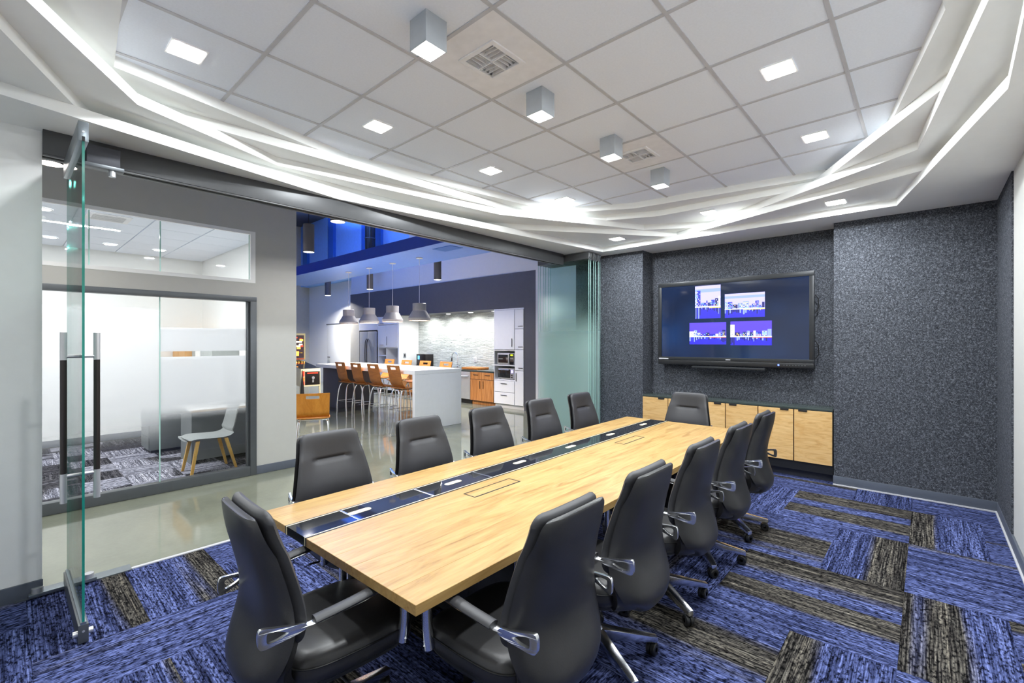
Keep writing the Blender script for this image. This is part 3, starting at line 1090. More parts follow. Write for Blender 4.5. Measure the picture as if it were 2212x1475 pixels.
def make_chair():
    t = thing('conference_chair', 'x', 'chair', (0, 0, 0), 0, 'black leather conference chairs around the table')
    NU = 14
    us = [math.sin(math.pi / 2 * (-1 + 2 * k / NU)) * .5 + (-1 + 2 * k / NU) * .5 for k in range(NU + 1)]
    # rear shell: closed rings
    rows = []
    for k, (x, z, hw) in enumerate(SHR):
        a, b = SHR[max(k - 1, 0)], SHR[min(k + 1, len(SHR) - 1)]
        dx, dz = b[0] - a[0], b[1] - a[1]
        L = math.hypot(dx, dz) or 1
        nx, nz = -dz / L, dx / L
        th = .030 * min(1, .25 + k * .25)
        back = []
        front = []
        for u in us:
            wrap = (.035 * u ** 4 + .012 * u * u) * min(1, .25 + (1.03 - z) / .2 if z > .7 else 1)
            e = max(0.0, 1 - abs(u) ** 5) ** .5
            back.append((x + nx * (wrap + th * .5 * (1 - e)), u * hw, z + nz * (wrap + th * .5 * (1 - e))))
            front.append((x + nx * (wrap + th * .5 * (1 + e)), u * hw, z + nz * (wrap + th * .5 * (1 + e))))
        rows.append(back + front[::-1][1:-1])
    B().loft(rows, closed_u=True, capped=True).obj('back_shell', 'leather', t, smooth=True, angle=60)
    # front cushion with a sewn crease
    NV = 44
    NU2 = 26
    rows = []
    z0, z1 = .585, 1.040
    for k in range(NV + 1):
        f = k / NV
        f2 = .5 - .5 * math.cos(math.pi * f)
        f = f * .6 + f2 * .4
        z = z0 + (z1 - z0) * f
        sx, sw = shell_at(min(z, 1.02))
        sw = shell_at(min(z, .98))[1]
        ve = max(0.0, 1 - abs(2 * f - 1) ** 14) ** .5
        rc = .05
        hw = sw - .004
        if z1 - z < rc:
            hw = hw - rc + math.sqrt(max(0, rc * rc - (rc - (z1 - z)) ** 2))
        bot = min(1, (z - z0) / .04)
        hw *= (1 - .10 * (1 - max(0, bot)) ** 2)
        back = []
        front = []
        for q in range(NU2 + 1):
            u = -1 + 2 * q / NU2
            u = .6 * u + .4 * math.sin(math.pi / 2 * u)
            e = max(0.0, 1 - abs(u) ** 7) ** .5 * ve
            wrap = (.03 * u ** 4 + .010 * u * u) * min(1, .25 + (z1 - z) / .2)
            cr = 0
            if abs(u) < .62:
                wgt = min(1, (.62 - abs(u)) / .14)
                dzc = z - .872
                cr = wgt * (.017 * math.exp(-(dzc / .008) ** 2) + .007 * math.exp(-(dzc / .045) ** 2))
            bulge = .012 * math.exp(-((z - .70) / .10) ** 2) * (1 - u * u)
            c0 = sx + .033 + wrap
            th = .052
            back.append((c0 + th * .5 * (1 - e), u * hw, z))
            front.append((c0 + th * .5 * (1 + e) - cr + bulge * e, u * hw, z))
        rows.append(back + front[::-1][1:-1])
    B().loft(rows, closed_u=True, capped=True).obj('back_cushion', 'leather_front', t, smooth=True, angle=70)
    # lower inner liner between cushion, arms and seat
    rows = []
    for k, (x, z, hw) in enumerate(SHR):
        if z > .655 or z < .372:
            continue
        for (za, ha), (zb_, hb) in zip(LN[:-1], LN[1:]):
            if zb_ <= z <= za:
                lw = hb + (ha - hb) * (z - zb_) / (za - zb_)
        row_b = []
        row_f = []
        for u in us:
            e = max(0.0, 1 - abs(u) ** 6) ** .5
            sh_ = .035 * u ** 4 + .05 * u * u * min(1, max(0, (.62 - z) / .2))
            row_b.append((x + .022 + sh_, u * lw, z + .012))
            row_f.append((x + .030 + .065 * e + sh_, u * lw, z + .018))
        rows.append(row_b + row_f[::-1][1:-1])
    B().loft(rows, closed_u=True, capped=True).obj('back_liner', 'leather', t, smooth=True, angle=60)

    # seat
    def ring_pts(sc, z, n=44, cx=.035, hx=.255, hy=.25, droop=True):
        out = []
        for q in range(n):
            th = 2 * math.pi * q / n
            c, s_ = math.cos(th), math.sin(th)
            ex = 2 / 4.6
            x = hx * sc * math.copysign(abs(c) ** ex, c)
            y = hy * sc * math.copysign(abs(s_) ** ex, s_)
            dz = -.022 * max(0, x / hx) ** 3 if droop else 0
            out.append((cx + x, y * (1 - .06 * max(0, -x / hx)), z + dz))
        return out
    B().loft([ring_pts(a, z) for a, z in ((.2, .402), (.93, .402), (.985, .415), (1.0, .44), (.995, .465), (.975, .485), (.93, .500), (.8, .509), (.55, .513), (.2, .514))], closed_u=True, capped=True).obj('seat', 'leather', t, smooth=True, angle=60)
    B().tube(ring_pts(1.001, .468), .0035, 6, closed=True).obj('seat_piping', 'leather_seam', t, smooth=True)
    B().loft([ring_pts(a, z, droop=False) for a, z in ((.5, .372), (.86, .376), (.93, .39), (.93, .404))], closed_u=True, capped=True).obj('seat_pan', 'black_plastic', t, smooth=True, angle=50)
    B().box(-.12, .10, -.07, .07, .315, .375).obj('tilt_mechanism', 'black_plastic', t, bevel=.012)
    B().tube([(-.02, -.05, .345), (-.02, -.20, .345), (-.02, -.25, .35)], .006, 8).obj('lever', 'black_plastic', t, smooth=True)
    B().lathe([(.024, .16), (.024, .24), (.032, .245), (.032, .33)], 20).obj('gas_column', 'black_plastic', t, smooth=True)
    # arms
    for s in (-1, 1):
        pth = catmull([(-.225, s * .250, .655), (-.15, s * .262, .655), (.0, s * .270, .667), (.10, s * .272, .677), (.155, s * .272, .674), (.183, s * .270, .648), (.190, s * .266, .58), (.192, s * .262, .50), (.188, s * .258, .445)], 3)
        ar = B().tube(pth, [.014] * 3 + [.017] * 3 + [.02] * 18 + [.028] * (len(pth) - 24), 10, flat=.36).obj('armrest', 'chrome', t, smooth=True, angle=60)
        B().tube(catmull([(-.165, s * .262, .663), (-.05, s * .270, .674), (.06, s * .273, .686), (.125, s * .273, .688)], 4), .025, 10, flat=.5).obj('arm_pad', 'leather_front', ar, smooth=True, angle=60)
        B().tube(catmull([(.172, s * .271, .672), (.187, s * .268, .62), (.192, s * .264, .53), (.186, s * .258, .425)], 4), [.012] * 2 + [.019] * 3 + [.022] * 8, 12, flat=.8).obj('arm_post', 'chrome', ar, smooth=True, angle=60)
        outer = catmull([(-.20, .668), (-.27, .680), (-.318, .689), (-.333, .683), (-.337, .655), (-.333, .628), (-.318, .622), (-.27, .632), (-.20, .645), (-.19, .657)], 3)
        inner = [(-.283 + (x + .283) * .58, .656 + (z - .656) * .58) for x, z in catmull([(-.225, .656), (-.27, .678), (-.315, .687), (-.331, .680), (-.334, .655), (-.331, .631), (-.315, .625), (-.27, .634), (-.228, .652)], 3)]
        lp = B().ring(outer, inner[::-1], -.007, .007)
        lp.v = [(x, s * (.262 - .030 * max(0, (-x - .2) / .137) ** 1.6) + zz, y) for x, y, zz in lp.v]
        lp.obj('arm_loop', 'chrome', ar, bevel=.003)
    # base
    bs = B().lathe([(.045, .085), (.05, .10), (.048, .135), (.036, .16), (.028, .175)], 24).obj('base', 'chrome', t, smooth=True, angle=40)
    for k in range(5):
        a = 2 * math.pi * k / 5
        c, s_ = math.cos(a), math.sin(a)

        def pt(r, w_, z):
            return (r * c - w_ * s_, r * s_ + w_ * c, z)
        B().hexa([pt(.03, -.024, .10), pt(.325, -.016, .066), pt(.325, .016, .066), pt(.03, .024, .10), pt(.03, -.030, .160), pt(.325, -.019, .096), pt(.325, .019, .096), pt(.03, .030, .160)]).obj('base_leg', 'chrome', bs, bevel=.005)
        wh = B()
        prof = [(-.024, .012), (-.024, .026), (-.019, .032), (-.004, .032), (-.003, .024), (.003, .024), (.004, .032), (.019, .032), (.024, .026), (.024, .012)]
        rows = []
        for q in range(18):
            th = 2 * math.pi * q / 18
            row = []
            for (oy, rr) in prof:
                lx, lz = rr * math.cos(th), rr * math.sin(th)
                aa = a + .9 + k
                px, py = lx * math.cos(aa) - oy * math.sin(aa), lx * math.sin(aa) + oy * math.cos(aa)
                row.append((.30 * c + px, .30 * s_ + py, .0325 + lz))
            rows.append(row)
        rows.append(rows[0])
        wh.loft(rows)
        wh.obj('caster', 'black_plastic', bs, smooth=True, angle=40)
    return t


ch0 = make_chair()
CH = [
    (.895, 1.825, R(-2), 'black leather chair at the near end of the table, next to the swinging glass door', .2),
    (1.375, 1.255, R(90), 'nearest black leather chair on the right-hand side, its back cut by the lower picture edge', .19),
    (2.04, 1.265, R(90), 'second black leather chair from the front in the right-hand row', .19),
    (2.77, 1.275, R(90), 'third black leather chair from the front in the right-hand row', .12),
    (3.51, 1.285, R(90), 'fourth black leather chair from the front in the right-hand row', 1.0),
    (4.25, 1.30, R(90), 'last black leather chair in the right-hand row, nearest the maple credenza', 1.15),
    (1.425, 2.60, R(-90), 'nearest black leather chair of the row facing us on the left', .3),
    (2.155, 2.615, R(-90), 'second black leather chair of the row facing us, in front of the orange chair', .1),
    (2.90, 2.63, R(-90), 'third black leather chair of the row facing us, before the island leg', .6),
    (3.67, 2.64, R(-90), 'fourth black leather chair of the row facing us, before the zebra-wood cabinet', .4),
    (4.42, 2.66, R(-90), 'farthest black leather chair of the left row, before the folded glass panels', .9),
    (4.975, 2.02, R(180), 'black leather chair at the far head of the table before the credenza', .3),
]
for k, (x, y, rz, lb, br_) in enumerate(CH):
    c = ch0 if k == 0 else dup(ch0, (x, y, 0), rz, lb)
    c.location = (x, y, 0)
    c.rotation_euler = (0, 0, rz)
    c['label'] = lb
    for q in c.children:
        if q.name.startswith('base'):
            q.rotation_euler = (0, 0, br_)

# ================================================================== SWINGING GLASS DOOR
DX = .292
gd = thing('glass_door', 'frameless glass door swung open into the room with long pull handles', 'door', (DX, 3.36, 0))
W = .86
g = B()
g.mat(0).box(-.0055, .0055, 0, W, .10, 2.70)
g.mi = [0, 0, 1, 1, 0, 0]
g.obj('glass_pane', ['glass_door', 'glass_edge'], gd)
B().box(-.021, .021, -.006, W, .008, .105).obj('bottom_rail', 'frame_grey', gd, bevel=.002)
B().box(-.012, .012, -.004, W, .105, .118).obj('rail_gasket', 'rail_grey', gd)
B().box(-.021, .021, -.006, W, 2.695, 2.80).obj('top_rail', 'rail_grey', gd, bevel=.002)
B().box(-.006, .006, -.0075, -.0055, 2.695, 2.72).obj('rail_slot', 'black_matte', gd)
B().cyl((0, .0, .07), .006, .016, 'y', 10).obj('screw', 'steel', gd)
B().cyl((0, .0, 2.745), .006, .016, 'y', 10).obj('screw', 'steel', gd)
for s in (-1, 1):
    B().cyl((s * .03, .02, .055), .016, .022, 'x', 14).obj('latch_knob', 'steel', gd, smooth=True)
    hx = s * .068
    hp = B().cyl((hx, .135, 1.21), .0145, .62, 'z', 16).obj('pull_handle', 'steel_dark', gd, smooth=True)
    B().cyl((hx, .135, 1.596), .015, .15, 'z', 16).obj('handle_end', 'steel', hp, smooth=True)
    B().cyl((hx, .135, .82), .015, .16, 'z', 16).obj('handle_end', 'steel', hp, smooth=True)
    for z in (1.54, .885):
        B().cyl((hx * .5, .135, z), .009, .068, 'x', 12).obj('standoff', 'steel', hp, smooth=True)
fb = thing('floor_pivot', 'flat grey floor pivot with two round caps under the glass door', 'door fitting', (.27, 4.20, 0))
B().prism([(-.16, -.03), (.16, -.03), (.16, .03), (.10, .06), (-.10, .06), (-.16, .03)], .0085, .03).obj('plate', 'rail_grey', fb, bevel=.003)
for x in (-.12, .12):
    B().cyl((x, .0, .045), .028, .03, 'z', 20).obj('cap', 'steel', fb, smooth=True)
hk = thing('door_bracket', 'dark track bracket with a roller at the left end of the header', 'door fitting', (.40, 4.10, 2.8))
B().box(-.03, .14, -.02, .04, .0, .12).obj('housing', 'charcoal', hk, bevel=.004)
B().box(-.04, .16, -.03, .03, -.025, -.001).obj('arm', 'frame_grey', hk, bevel=.003)
B().cyl((.10, 0, -.045), .02, .04, 'z', 16).obj('roller', 'steel', hk, smooth=True)

# ================================================================== FOLDED GLASS PANELS
for k in range(6):
    x = 5.845 + .066 * k
    lb = ['folded glass panel at the front of the stack, nearest the kitchen', 'second folded glass panel in the stack counted from the kitchen side', 'third folded glass panel in the stack counted from the kitchen side',
          'fourth folded glass panel in the stack counted from the kitchen side', 'fifth folded glass panel in the stack counted from the kitchen side', 'last folded glass panel of the stack, nearest the felt pier'][k]
    y0 = 3.735 + .012 * (k % 2)
    g = thing('folding_glass_panel', lb, 'glass panel', (x, y0, 0), 0, 'folded glass partition panels')
    p = B().box(-.005, .005, 0, .96, .09, 2.86)
    p.mi = [2, 2, 1, 1, 0, 2]
    p.obj('glass_pane', ['glass_stack', 'glass_edge_pale', 'glass_clear'], g)
    B().box(-.018, .018, -.003, .96, 2.855, 2.955).obj('top_rail', 'header_grey', g, bevel=.002)
    B().box(-.018, .018, -.003, .96, .0065, .09).obj('bottom_rail', 'frame_grey', g, bevel=.002)
    B().box(-.012, .012, -.012, -.003, 2.84, 2.94).obj('end_clip', 'chrome', g, bevel=.002)

# ================================================================== TELEVISION
tv = thing('television', 'large wall-mounted touch screen showing four city photographs', 'television', (6.65, 1.98, 1.33))
B().box(-.06, 0, -.35, .35, .35, .85).obj('wall_mount', 'black_matte', tv)
B().box(-.13, -.06, -.97, .97, .0, 1.135).obj('body', 'tv_black', tv, bevel=.012)
sc_ = B().box(-.1325, -.131, -.925, .925, .075, 1.085).obj('screen', 'screen', tv)
for (a0, a1, b0, b1, nm) in ((-.975, .975, 1.085, 1.145, 'bezel'), (-.975, .975, .03, .075, 'bezel'), (-.975, -.925, .075, 1.085, 'bezel'), (.925, .975, .075, 1.085, 'bezel')):
    B().box(-.145, -.10, a0, a1, b0, b1).obj(nm, 'tv_bezel', tv, bevel=.004)
B().box(-.15, -.08, -.975, .975, -.035, .03).obj('lower_bezel', 'tv_black', tv, bevel=.01)
B().box(-.215, -.13, -.46, .46, -.075, -.045).obj('pen_tray', 'tv_bezel', tv, bevel=.008)
B().cyl((-.151, -.60, .0), .010, .004, 'x', 16).obj('power_lamp', 'led_blue', tv)
for k in range(8):
    B().cyl((-.151, -.66 - .032 * k, .0), .004, .003, 'x', 8).obj('button', 'rail_grey', tv)
B().box(-.147, -.1445, .82, .965, .038, .055).obj('maker_plate', 'tbar', tv)
B().box(-.147, -.1445, -.03, .03, .044, .054).obj('maker_plate', 'tbar', tv)
for z in (.30, .86):
    B().tube([(-.07, -.975, z), (-.06, -1.005, z - .05), (-.06, -1.01, z - .16), (-.07, -.975, z - .22)], .006, 6).obj('side_handle', 'black_matte', tv, smooth=True)
emis('pic_sky_a', '#b9b4ff', 0.75)
emis('pic_sky_b', '#5a3ff0', 0.6)
emis('pic_white', '#f2f4ff', 0.9)
emis('pic_pale', '#8fa6ff', 0.7)
emis('pic_blue', '#2430d8', 0.7)
emis('pic_dark', '#0c0d66', .8)
emis('pic_deep', '#1a12b4', .9)
emis('pic_warm', '#ffd34a', 1.0)
emis('pic_orange', '#e0603c', .9)
emis('pic_cyan', '#7fe0f0', 1.0)
for q in list(MATS):
    if q.startswith('pic_'):
        MATS[q].node_tree.nodes['Principled BSDF'].inputs['Base Color'].default_value = (.01, .01, .012, 1)
PM = ['pic_sky_a', 'pic_sky_b', 'pic_white', 'pic_pale', 'pic_blue', 'pic_dark', 'pic_deep', 'pic_warm', 'pic_orange', 'pic_cyan']


def picture(y0, y1, z0, z1, seed, sky):
    """flat on-screen photograph: sky, a row of buildings, a quay line and their mirror image in water; y runs right to left"""
    rnd = random.Random(seed)
    b = B()
    W_, H_ = y1 - y0, z1 - z0

    def rect(u0, u1, v0, v1, mt, lay):
        x = -.1328 - .0002 * lay
        b.mat(mt)
        i = len(b.v)
        b.v.extend([(x, y1 - u0 * W_, z0 + v0 * H_), (x, y1 - u1 * W_, z0 + v0 * H_), (x, y1 - u1 * W_, z0 + v1 * H_), (x, y1 - u0 * W_, z0 + v1 * H_)])
        b.face((i, i + 1, i + 2, i + 3))
    hz = .36
    rect(0, 1, hz, 1, sky, 0)
    rect(0, 1, 0, hz, 6, 0)
    rect(0, 1, .8, .9, 3 if sky == 0 else 1, 1)
    u = 0.0
    while u < 1:
        wd = rnd.uniform(.06, .17)
        tall = rnd.choice((.12, .18, .24, .3, .5 if (u < .25 or u > .75) else .2))
        u1 = min(1, u + wd)
        mt = rnd.choice((3, 3, 4, 4, 5, 2))
        rect(u, u1 - .008, hz, hz + tall, mt, 2)
        [rect(u + q * wd / 3, u + (q + .8) * wd / 3, max(0, hz - tall * rnd.uniform(.5, .9)), hz - .02, rnd.choice((3, 4, 5, 5)), 2) for q in range(3) if u + wd <= 1]
        k = 0
        while hz + .03 + k * .05 < hz + tall - .02:
            [rect(u + .008 + q * (wd - .02) / 3, u + .008 + (q + .7) * (wd - .02) / 3, hz + .03 + k * .05, hz + .052 + k * .05, rnd.choice((9, 2, 5, 7, 5)), 3) for q in range(3) if u + wd <= 1]
            k += 1
        u = u1
    rect(0, 1, hz - .02, hz + .015, 2, 4)
    rect(rnd.uniform(.4, .6), 1, hz - .05, hz - .025, 8 if sky else 7, 4)
    return b


for (y0, y1, z0, z1, sd, sk) in ((.097, .44, .612, 1.066, 3, 0), (-.443, .043, .61, .93, 8, 0), (.025, .518, .254, .556, 5, 1), (-.522, -.028, .245, .56, 12, 1)):
    picture(y0, y1, z0, z1, sd, sk).obj('picture', PM, sc_)

# ================================================================== CREDENZA
cr = thing('credenza', 'built-in maple credenza with dark top under the television', 'cabinet', (6.34, .794, 0))
CW = 2.32
B().box(.003, .30, .004, CW, .10, .82).obj('carcass', 'black_plastic', cr)
B().box(-.012, .305, .004, CW, .822, .85).obj('worktop', 'counter_dark', cr, bevel=.002)
B().box(.10, .30, .004, CW, .0, .10).obj('plinth', 'charcoal', cr)
dw = CW / 6
for k in range(6):
    d_ = B().box(-.018, .002, k * dw + .008, (k + 1) * dw - .003, .205, .815).obj('door', 'maple_door', cr, bevel=.0015, seg=1)
    pc = (k + 1) * dw - .09 if k % 2 == 0 else k * dw + .10
    B().box(-.026, -.001, pc - .045, pc + .045, .798, .8195).obj('finger_pull', 'black_plastic', d_, bevel=.003)
# ================================================================== KITCHEN
def plate_yz(b, fx=lambda y, z: 0.0):
    """turn a plate drawn in xy (thickness z) into one standing in yz, with x offset fx(y, z)"""
    b.v = [(zz + fx(x, y), x, y) for (x, y, zz) in b.v]
    return b


def bar_handle(parent, c, L, axis='y'):
    d = (.012, L, .012) if axis == 'y' else (.012, .012, L)
    o = B().cbox((c[0] - .03, c[1], c[2]), d).obj('handle', 'steel_dark', parent, bevel=.002, seg=1)
    return o


tc_ = thing('tall_cabinet', 'tall white kitchen unit with open shelves for two ovens', 'cabinet', (KX, 7.02, 0))
B().box(.02, .6, .001, .02, .1, 2.425).obj('side_panel', 'cab_white', tc_)
B().box(.0, .6, .275, .29, .1, 2.425).obj('side_panel', 'cab_white', tc_)
B().box(.0, .6, .965, .98, .1, 2.425).obj('side_panel', 'cab_white', tc_)
B().box(.58, .6, .02, .965, .1, 2.425).obj('back_panel', 'cab_inner', tc_)
for z in (.69, 1.045, 1.41):
    B().box(.002, .58, .29, .965, z - .012, z + .012).obj('shelf', 'cab_white', tc_)
B().box(.05, .58, .001, .98, .0, .095).obj('plinth', 'cab_white', tc_)
B().box(-.004, .58, .001, .98, 2.395, 2.425).obj('top_rail', 'cab_white', tc_)
for za, zb, hz_ in ((1.43, 2.39, None),):
    d_ = B().box(-.018, .0, .293, .962, za, zb).obj('door', 'cab_white', tc_, bevel=.002, seg=1)
    bar_handle(d_, (-.0, .36, 1.60), .2, 'z')
for za, zb in ((.40, .672), (.11, .39)):
    d_ = B().box(-.018, .0, .293, .962, za, zb).obj('drawer', 'cab_white', tc_, bevel=.002, seg=1)
    bar_handle(d_, (-.0, .63, zb - .07), .2, 'y')
for za, zb, kind in ((1.93, 2.39, 0), (1.44, 1.92, 0), (.94, 1.43, 0), (.11, .93, 1)):
    d_ = B().box(-.018, .0, .003, .272, za, zb).obj('door', 'cab_white', tc_, bevel=.002, seg=1)
    if kind:
        bar_handle(d_, (-.0, .225, .78), .2, 'z')
    else:
        bar_handle(d_, (-.0, .09, za + .06), .14, 'y')

mw = thing('microwave', 'silver microwave on the upper open shelf of the tall unit', 'microwave', (KX + .03, 7.36, 1.0585))
B().box(0, .38, 0, .55, 0, .29).obj('body', 'steel', mw, bevel=.006)
B().box(-.012, -.001, .14, .545, .005, .285).obj('door', 'steel', mw, bevel=.004)
B().box(-.015, -.0121, .19, .51, .05, .245).obj('window', 'black_glass', mw)
B().box(-.010, -.001, .01, .13, .01, .28).obj('control_panel', 'black_glass', mw)
B().box(-.012, -.0101, .03, .11, .22, .26).obj('display', 'lcd_green', mw)
B().box(-.035, -.012, .142, .156, .03, .26).obj('handle', 'steel', mw, bevel=.004)
to = thing('toaster_oven', 'silver toaster oven with a violet display on the lower open shelf', 'oven', (KX + .03, 7.36, .703))
B().box(0, .36, 0, .53, .012, .27).obj('body', 'steel', to, bevel=.006)
B().box(-.012, -.001, .12, .52, .04, .25).obj('door', 'black_glass', to, bevel=.003)
B().cyl((-.03, .32, .235), .008, .34, 'y', 10).obj('handle', 'steel', to, smooth=True)
B().box(-.008, -.001, .015, .105, .02, .26).obj('control_panel', 'steel', to)
B().box(-.010, -.0081, .03, .09, .17, .23).obj('display', 'lcd_violet', to)
for z in (.06, .11):
    B().cyl((-.016, .06, z), .018, .016, 'x', 14).obj('knob', 'steel_dark', to, smooth=True)
B().box(.02, .06, .02, .06, 0, .012).obj('foot', 'black_plastic', to)
B().box(.02, .06, .47, .51, 0, .012).obj('foot', 'black_plastic', to)

wt = tag(B().box(KX - .02, 8.93, 8.003, 12.085, .845, .88).obj('worktop', 'counter_dark', bevel=.003), 'dark stone kitchen worktop along the stone backsplash', 'worktop')
bc = thing('base_cabinet', 'zebra-striped wooden base cabinet beside the tall white unit', 'cabinet', (KX, 8.003, 0))
B().box(.0, .6, .0, .845, .10, .843).obj('carcass', 'black_plastic', bc)
B().box(.06, .6, .0, .845, .0, .099).obj('plinth', 'zebra', bc)
for ya, yb, hp_ in ((.004, .42, .36), (.425, .842, .48)):
    d_ = B().box(-.02, -.001, ya, yb, .11, .65).obj('door', 'zebra', bc, bevel=.002, seg=1)
    bar_handle(d_, (-.0, hp_, .52), .2, 'z')
    d_ = B().box(-.02, -.001, ya, yb, .66, .84).obj('drawer', 'zebra', bc, bevel=.002, seg=1)
    bar_handle(d_, (-.0, (ya + yb) / 2, .77), .18, 'y')
dwm = thing('dishwasher', 'stainless steel dishwasher next to the island leg', 'dishwasher', (KX, 8.85, 0))
B().box(.0, .58, .002, .6, .10, .843).obj('body', 'steel_dark', dwm)
B().box(-.025, -.001, .004, .598, .12, .835).obj('door', 'steel', dwm, bevel=.006)
B().tube([(-.03, .07, .72), (-.06, .09, .72), (-.065, .3, .715), (-.06, .51, .72), (-.03, .53, .72)], .012, 8).obj('handle', 'steel', dwm, smooth=True)
B().box(.04, .5, .002, .6, .0, .099).obj('plinth', 'black_plastic', dwm)
bc2 = thing('base_cabinet', 'long zebra-striped wooden base cabinet behind the bar stools', 'cabinet', (KX, 9.452, 0))
B().box(.0, .6, .0, 2.63, .10, .843).obj('carcass', 'black_plastic', bc2)
B().box(.06, .6, .0, 2.63, .0, .099).obj('plinth', 'zebra', bc2)
for k in range(5):
    d_ = B().box(-.02, -.001, .526 * k + .003, .526 * k + .523, .11, .84).obj('door', 'zebra', bc2, bevel=.002, seg=1)
    bar_handle(d_, (-.0, .526 * k + .45, .6), .2, 'z')
ft = thing('kitchen_tap', 'chrome gooseneck kitchen tap rising from the worktop', 'tap', (8.75, 9.98, .8805))
pts = [(0, 0, 0), (0, 0, .28)] + [(-.0, .13 - .13 * math.cos(a) , .30 + .13 * math.sin(a)) for a in [math.pi * q / 10 for q in range(0, 10)]] + [(-.0, .265, .27)]
B().tube(pts, .013, 10).obj('spout', 'chrome', ft, smooth=True)
B().tube([(0, .265, .28), (0, .275, .18)], [.015, .021], 10).obj('spray_head', 'steel_dark', ft, smooth=True)
B().lathe([(.028, 0), (.028, .05), (.02, .06)], 16).obj('base', 'chrome', ft, smooth=True)
B().tube([(0, -.02, .06), (0, -.10, .07), (0, -.11, .12)], .008, 8).obj('lever', 'chrome', ft, smooth=True)
sd = thing('soap_dispenser', 'small chrome soap dispenser beside the kitchen tap', 'soap dispenser', (8.75, 10.3, .8805))
B().lathe([(.02, 0), (.02, .03), (.01, .035), (.01, .07)], 14).obj('body', 'chrome', sd, smooth=True)
B().tube([(0, 0, .07), (-.05, 0, .075)], .007, 8).obj('spout', 'chrome', sd, smooth=True)
cb = thing('cutting_board', 'orange wooden cutting board lying on the dark worktop', 'cutting board', (8.5, 9.0, .8805))
B().box(-.2, .2, -.32, .32, .01, .06).obj('board', 'board', cb, bevel=.004)
for yy in (-.3, .27):
    B().box(-.2, .2, yy, yy + .03, .0, .01).obj('foot', 'board', cb)
cm = thing('coffee_machine', 'grey coffee machine with a blue display on the worktop', 'coffee machine', (8.62, 11.32, .8805))
B().box(.0, .3, .0, .46, .0, .36).obj('body', 'steel_dark', cm, bevel=.01)
B().box(-.006, -.0005, .3, .38, .20, .31).obj('display', 'lcd_blue', cm)
B().box(-.05, -.001, .05, .41, .0, .03).obj('drip_tray', 'black_plastic', cm)
so = thing('wall_socket', 'small metal wall socket beside the coffee machine', 'socket', (8.4, 12.089, 1.2))
B().box(-.05, .05, -.012, -.0005, -.07, .07).obj('plate', 'steel', so, bevel=.003)
B().box(-.02, .02, -.015, -.0121, -.04, .04).obj('insert', 'black_plastic', so)
ou = thing('wall_outlet', 'white wall outlet above the cutting board', 'outlet', (8.93, 9.45, 1.12))
B().box(-.012, -.0005, -.05, .05, -.07, .07).obj('plate', 'cab_white', ou, bevel=.003)
B().box(-.015, -.0121, -.02, .02, -.04, .04).obj('insert', 'cab_inner', ou)

uc = thing('shelf_cabinet', 'white cabinet with open shelves to the right of the fridge', 'cabinet', (KX, 12.142, 0))
B().box(.0, .6, .0, .02, .0, 2.425).obj('side_panel', 'cab_white', uc)
B().box(.0, .6, 1.12, 1.14, .0, 2.425).obj('side_panel', 'cab_white', uc)
B().box(.0, .6, .64, .66, .9, 1.43).obj('divider', 'cab_white', uc)
B().box(.58, .6, .02, 1.12, .0, 2.425).obj('back_panel', 'cab_inner', uc)
for z in (.9, 1.18, 1.43):
    B().box(.0, .58, .02 if z != 1.18 else .66, 1.12, z - .012, z + .012).obj('shelf', 'cab_white', uc)
for ya, yb in ((.02, .64), (.65, 1.12)):
    d_ = B().box(-.018, .0, ya, yb, 1.445, 2.15).obj('door', 'cab_white', uc, bevel=.002, seg=1)
    if ya < .1:
        bar_handle(d_, (0, .59, 1.65), .28, 'z')
    else:
        bar_handle(d_, (0, .88, 1.52), .22, 'y')
d_ = B().box(-.018, .0, .02, 1.12, 2.16, 2.42).obj('door', 'cab_white', uc, bevel=.002, seg=1)
bar_handle(d_, (0, .88, 2.2), .22, 'y')
B().box(-.018, .0, .02, 1.12, .1, .885).obj('door', 'cab_white', uc, bevel=.002, seg=1)
fr = thing('fridge', 'stainless steel double-door fridge at the far end of the kitchen', 'fridge', (KX - .06, 13.31, 0))
B().box(.06, .75, .0, 1.02, .02, 1.97).obj('body', 'steel_dark', fr, bevel=.006)
for ya, yb in ((.005, .505), (.515, 1.015)):
    d_ = B().box(.0, .055, ya, yb, .06, 1.96).obj('door', 'steel', fr, bevel=.01)
    yc = .46 if ya < .1 else .56
    B().tube(catmull([(-.0, yc, .75), (-.05, yc, .85), (-.065, yc, 1.2), (-.05, yc, 1.6), (-.0, yc, 1.72)], 4), .014, 8).obj('handle', 'steel_dark', d_, smooth=True)
B().box(.1, .7, .05, .97, .0, .02).obj('foot', 'black_plastic', fr)
fp = thing('fridge_cupboard', 'white cupboard panel above the stainless fridge', 'cabinet', (KX, 13.29, 2.0))
B().box(.0, .6, .0, 1.15, .0, .425).obj('carcass', 'cab_white', fp)
B().box(-.018, -.001, .003, 1.147, .003, .42).obj('door', 'cab_white', fp, bevel=.002, seg=1)

# island
isl = thing('kitchen_island', 'white waterfall kitchen island with a dark cabinet base', 'kitchen island', (5.0, 6.88, 0))
B().box(0, 1.12, 0, 3.92, 1.02, 1.095).obj('worktop', 'quartz_white', isl, bevel=.004)
B().box(0, 1.12, 0, .075, 0, 1.0195).obj('waterfall_leg', 'quartz_white', isl, bevel=.004)
B().box(.16, 1.08, 3.15, 3.88, .09, 1.019).obj('cabinet_base', 'island_dark', isl, bevel=.003)
B().box(.18, 1.06, 3.17, 3.86, .0, .089).obj('plinth', 'charcoal', isl)


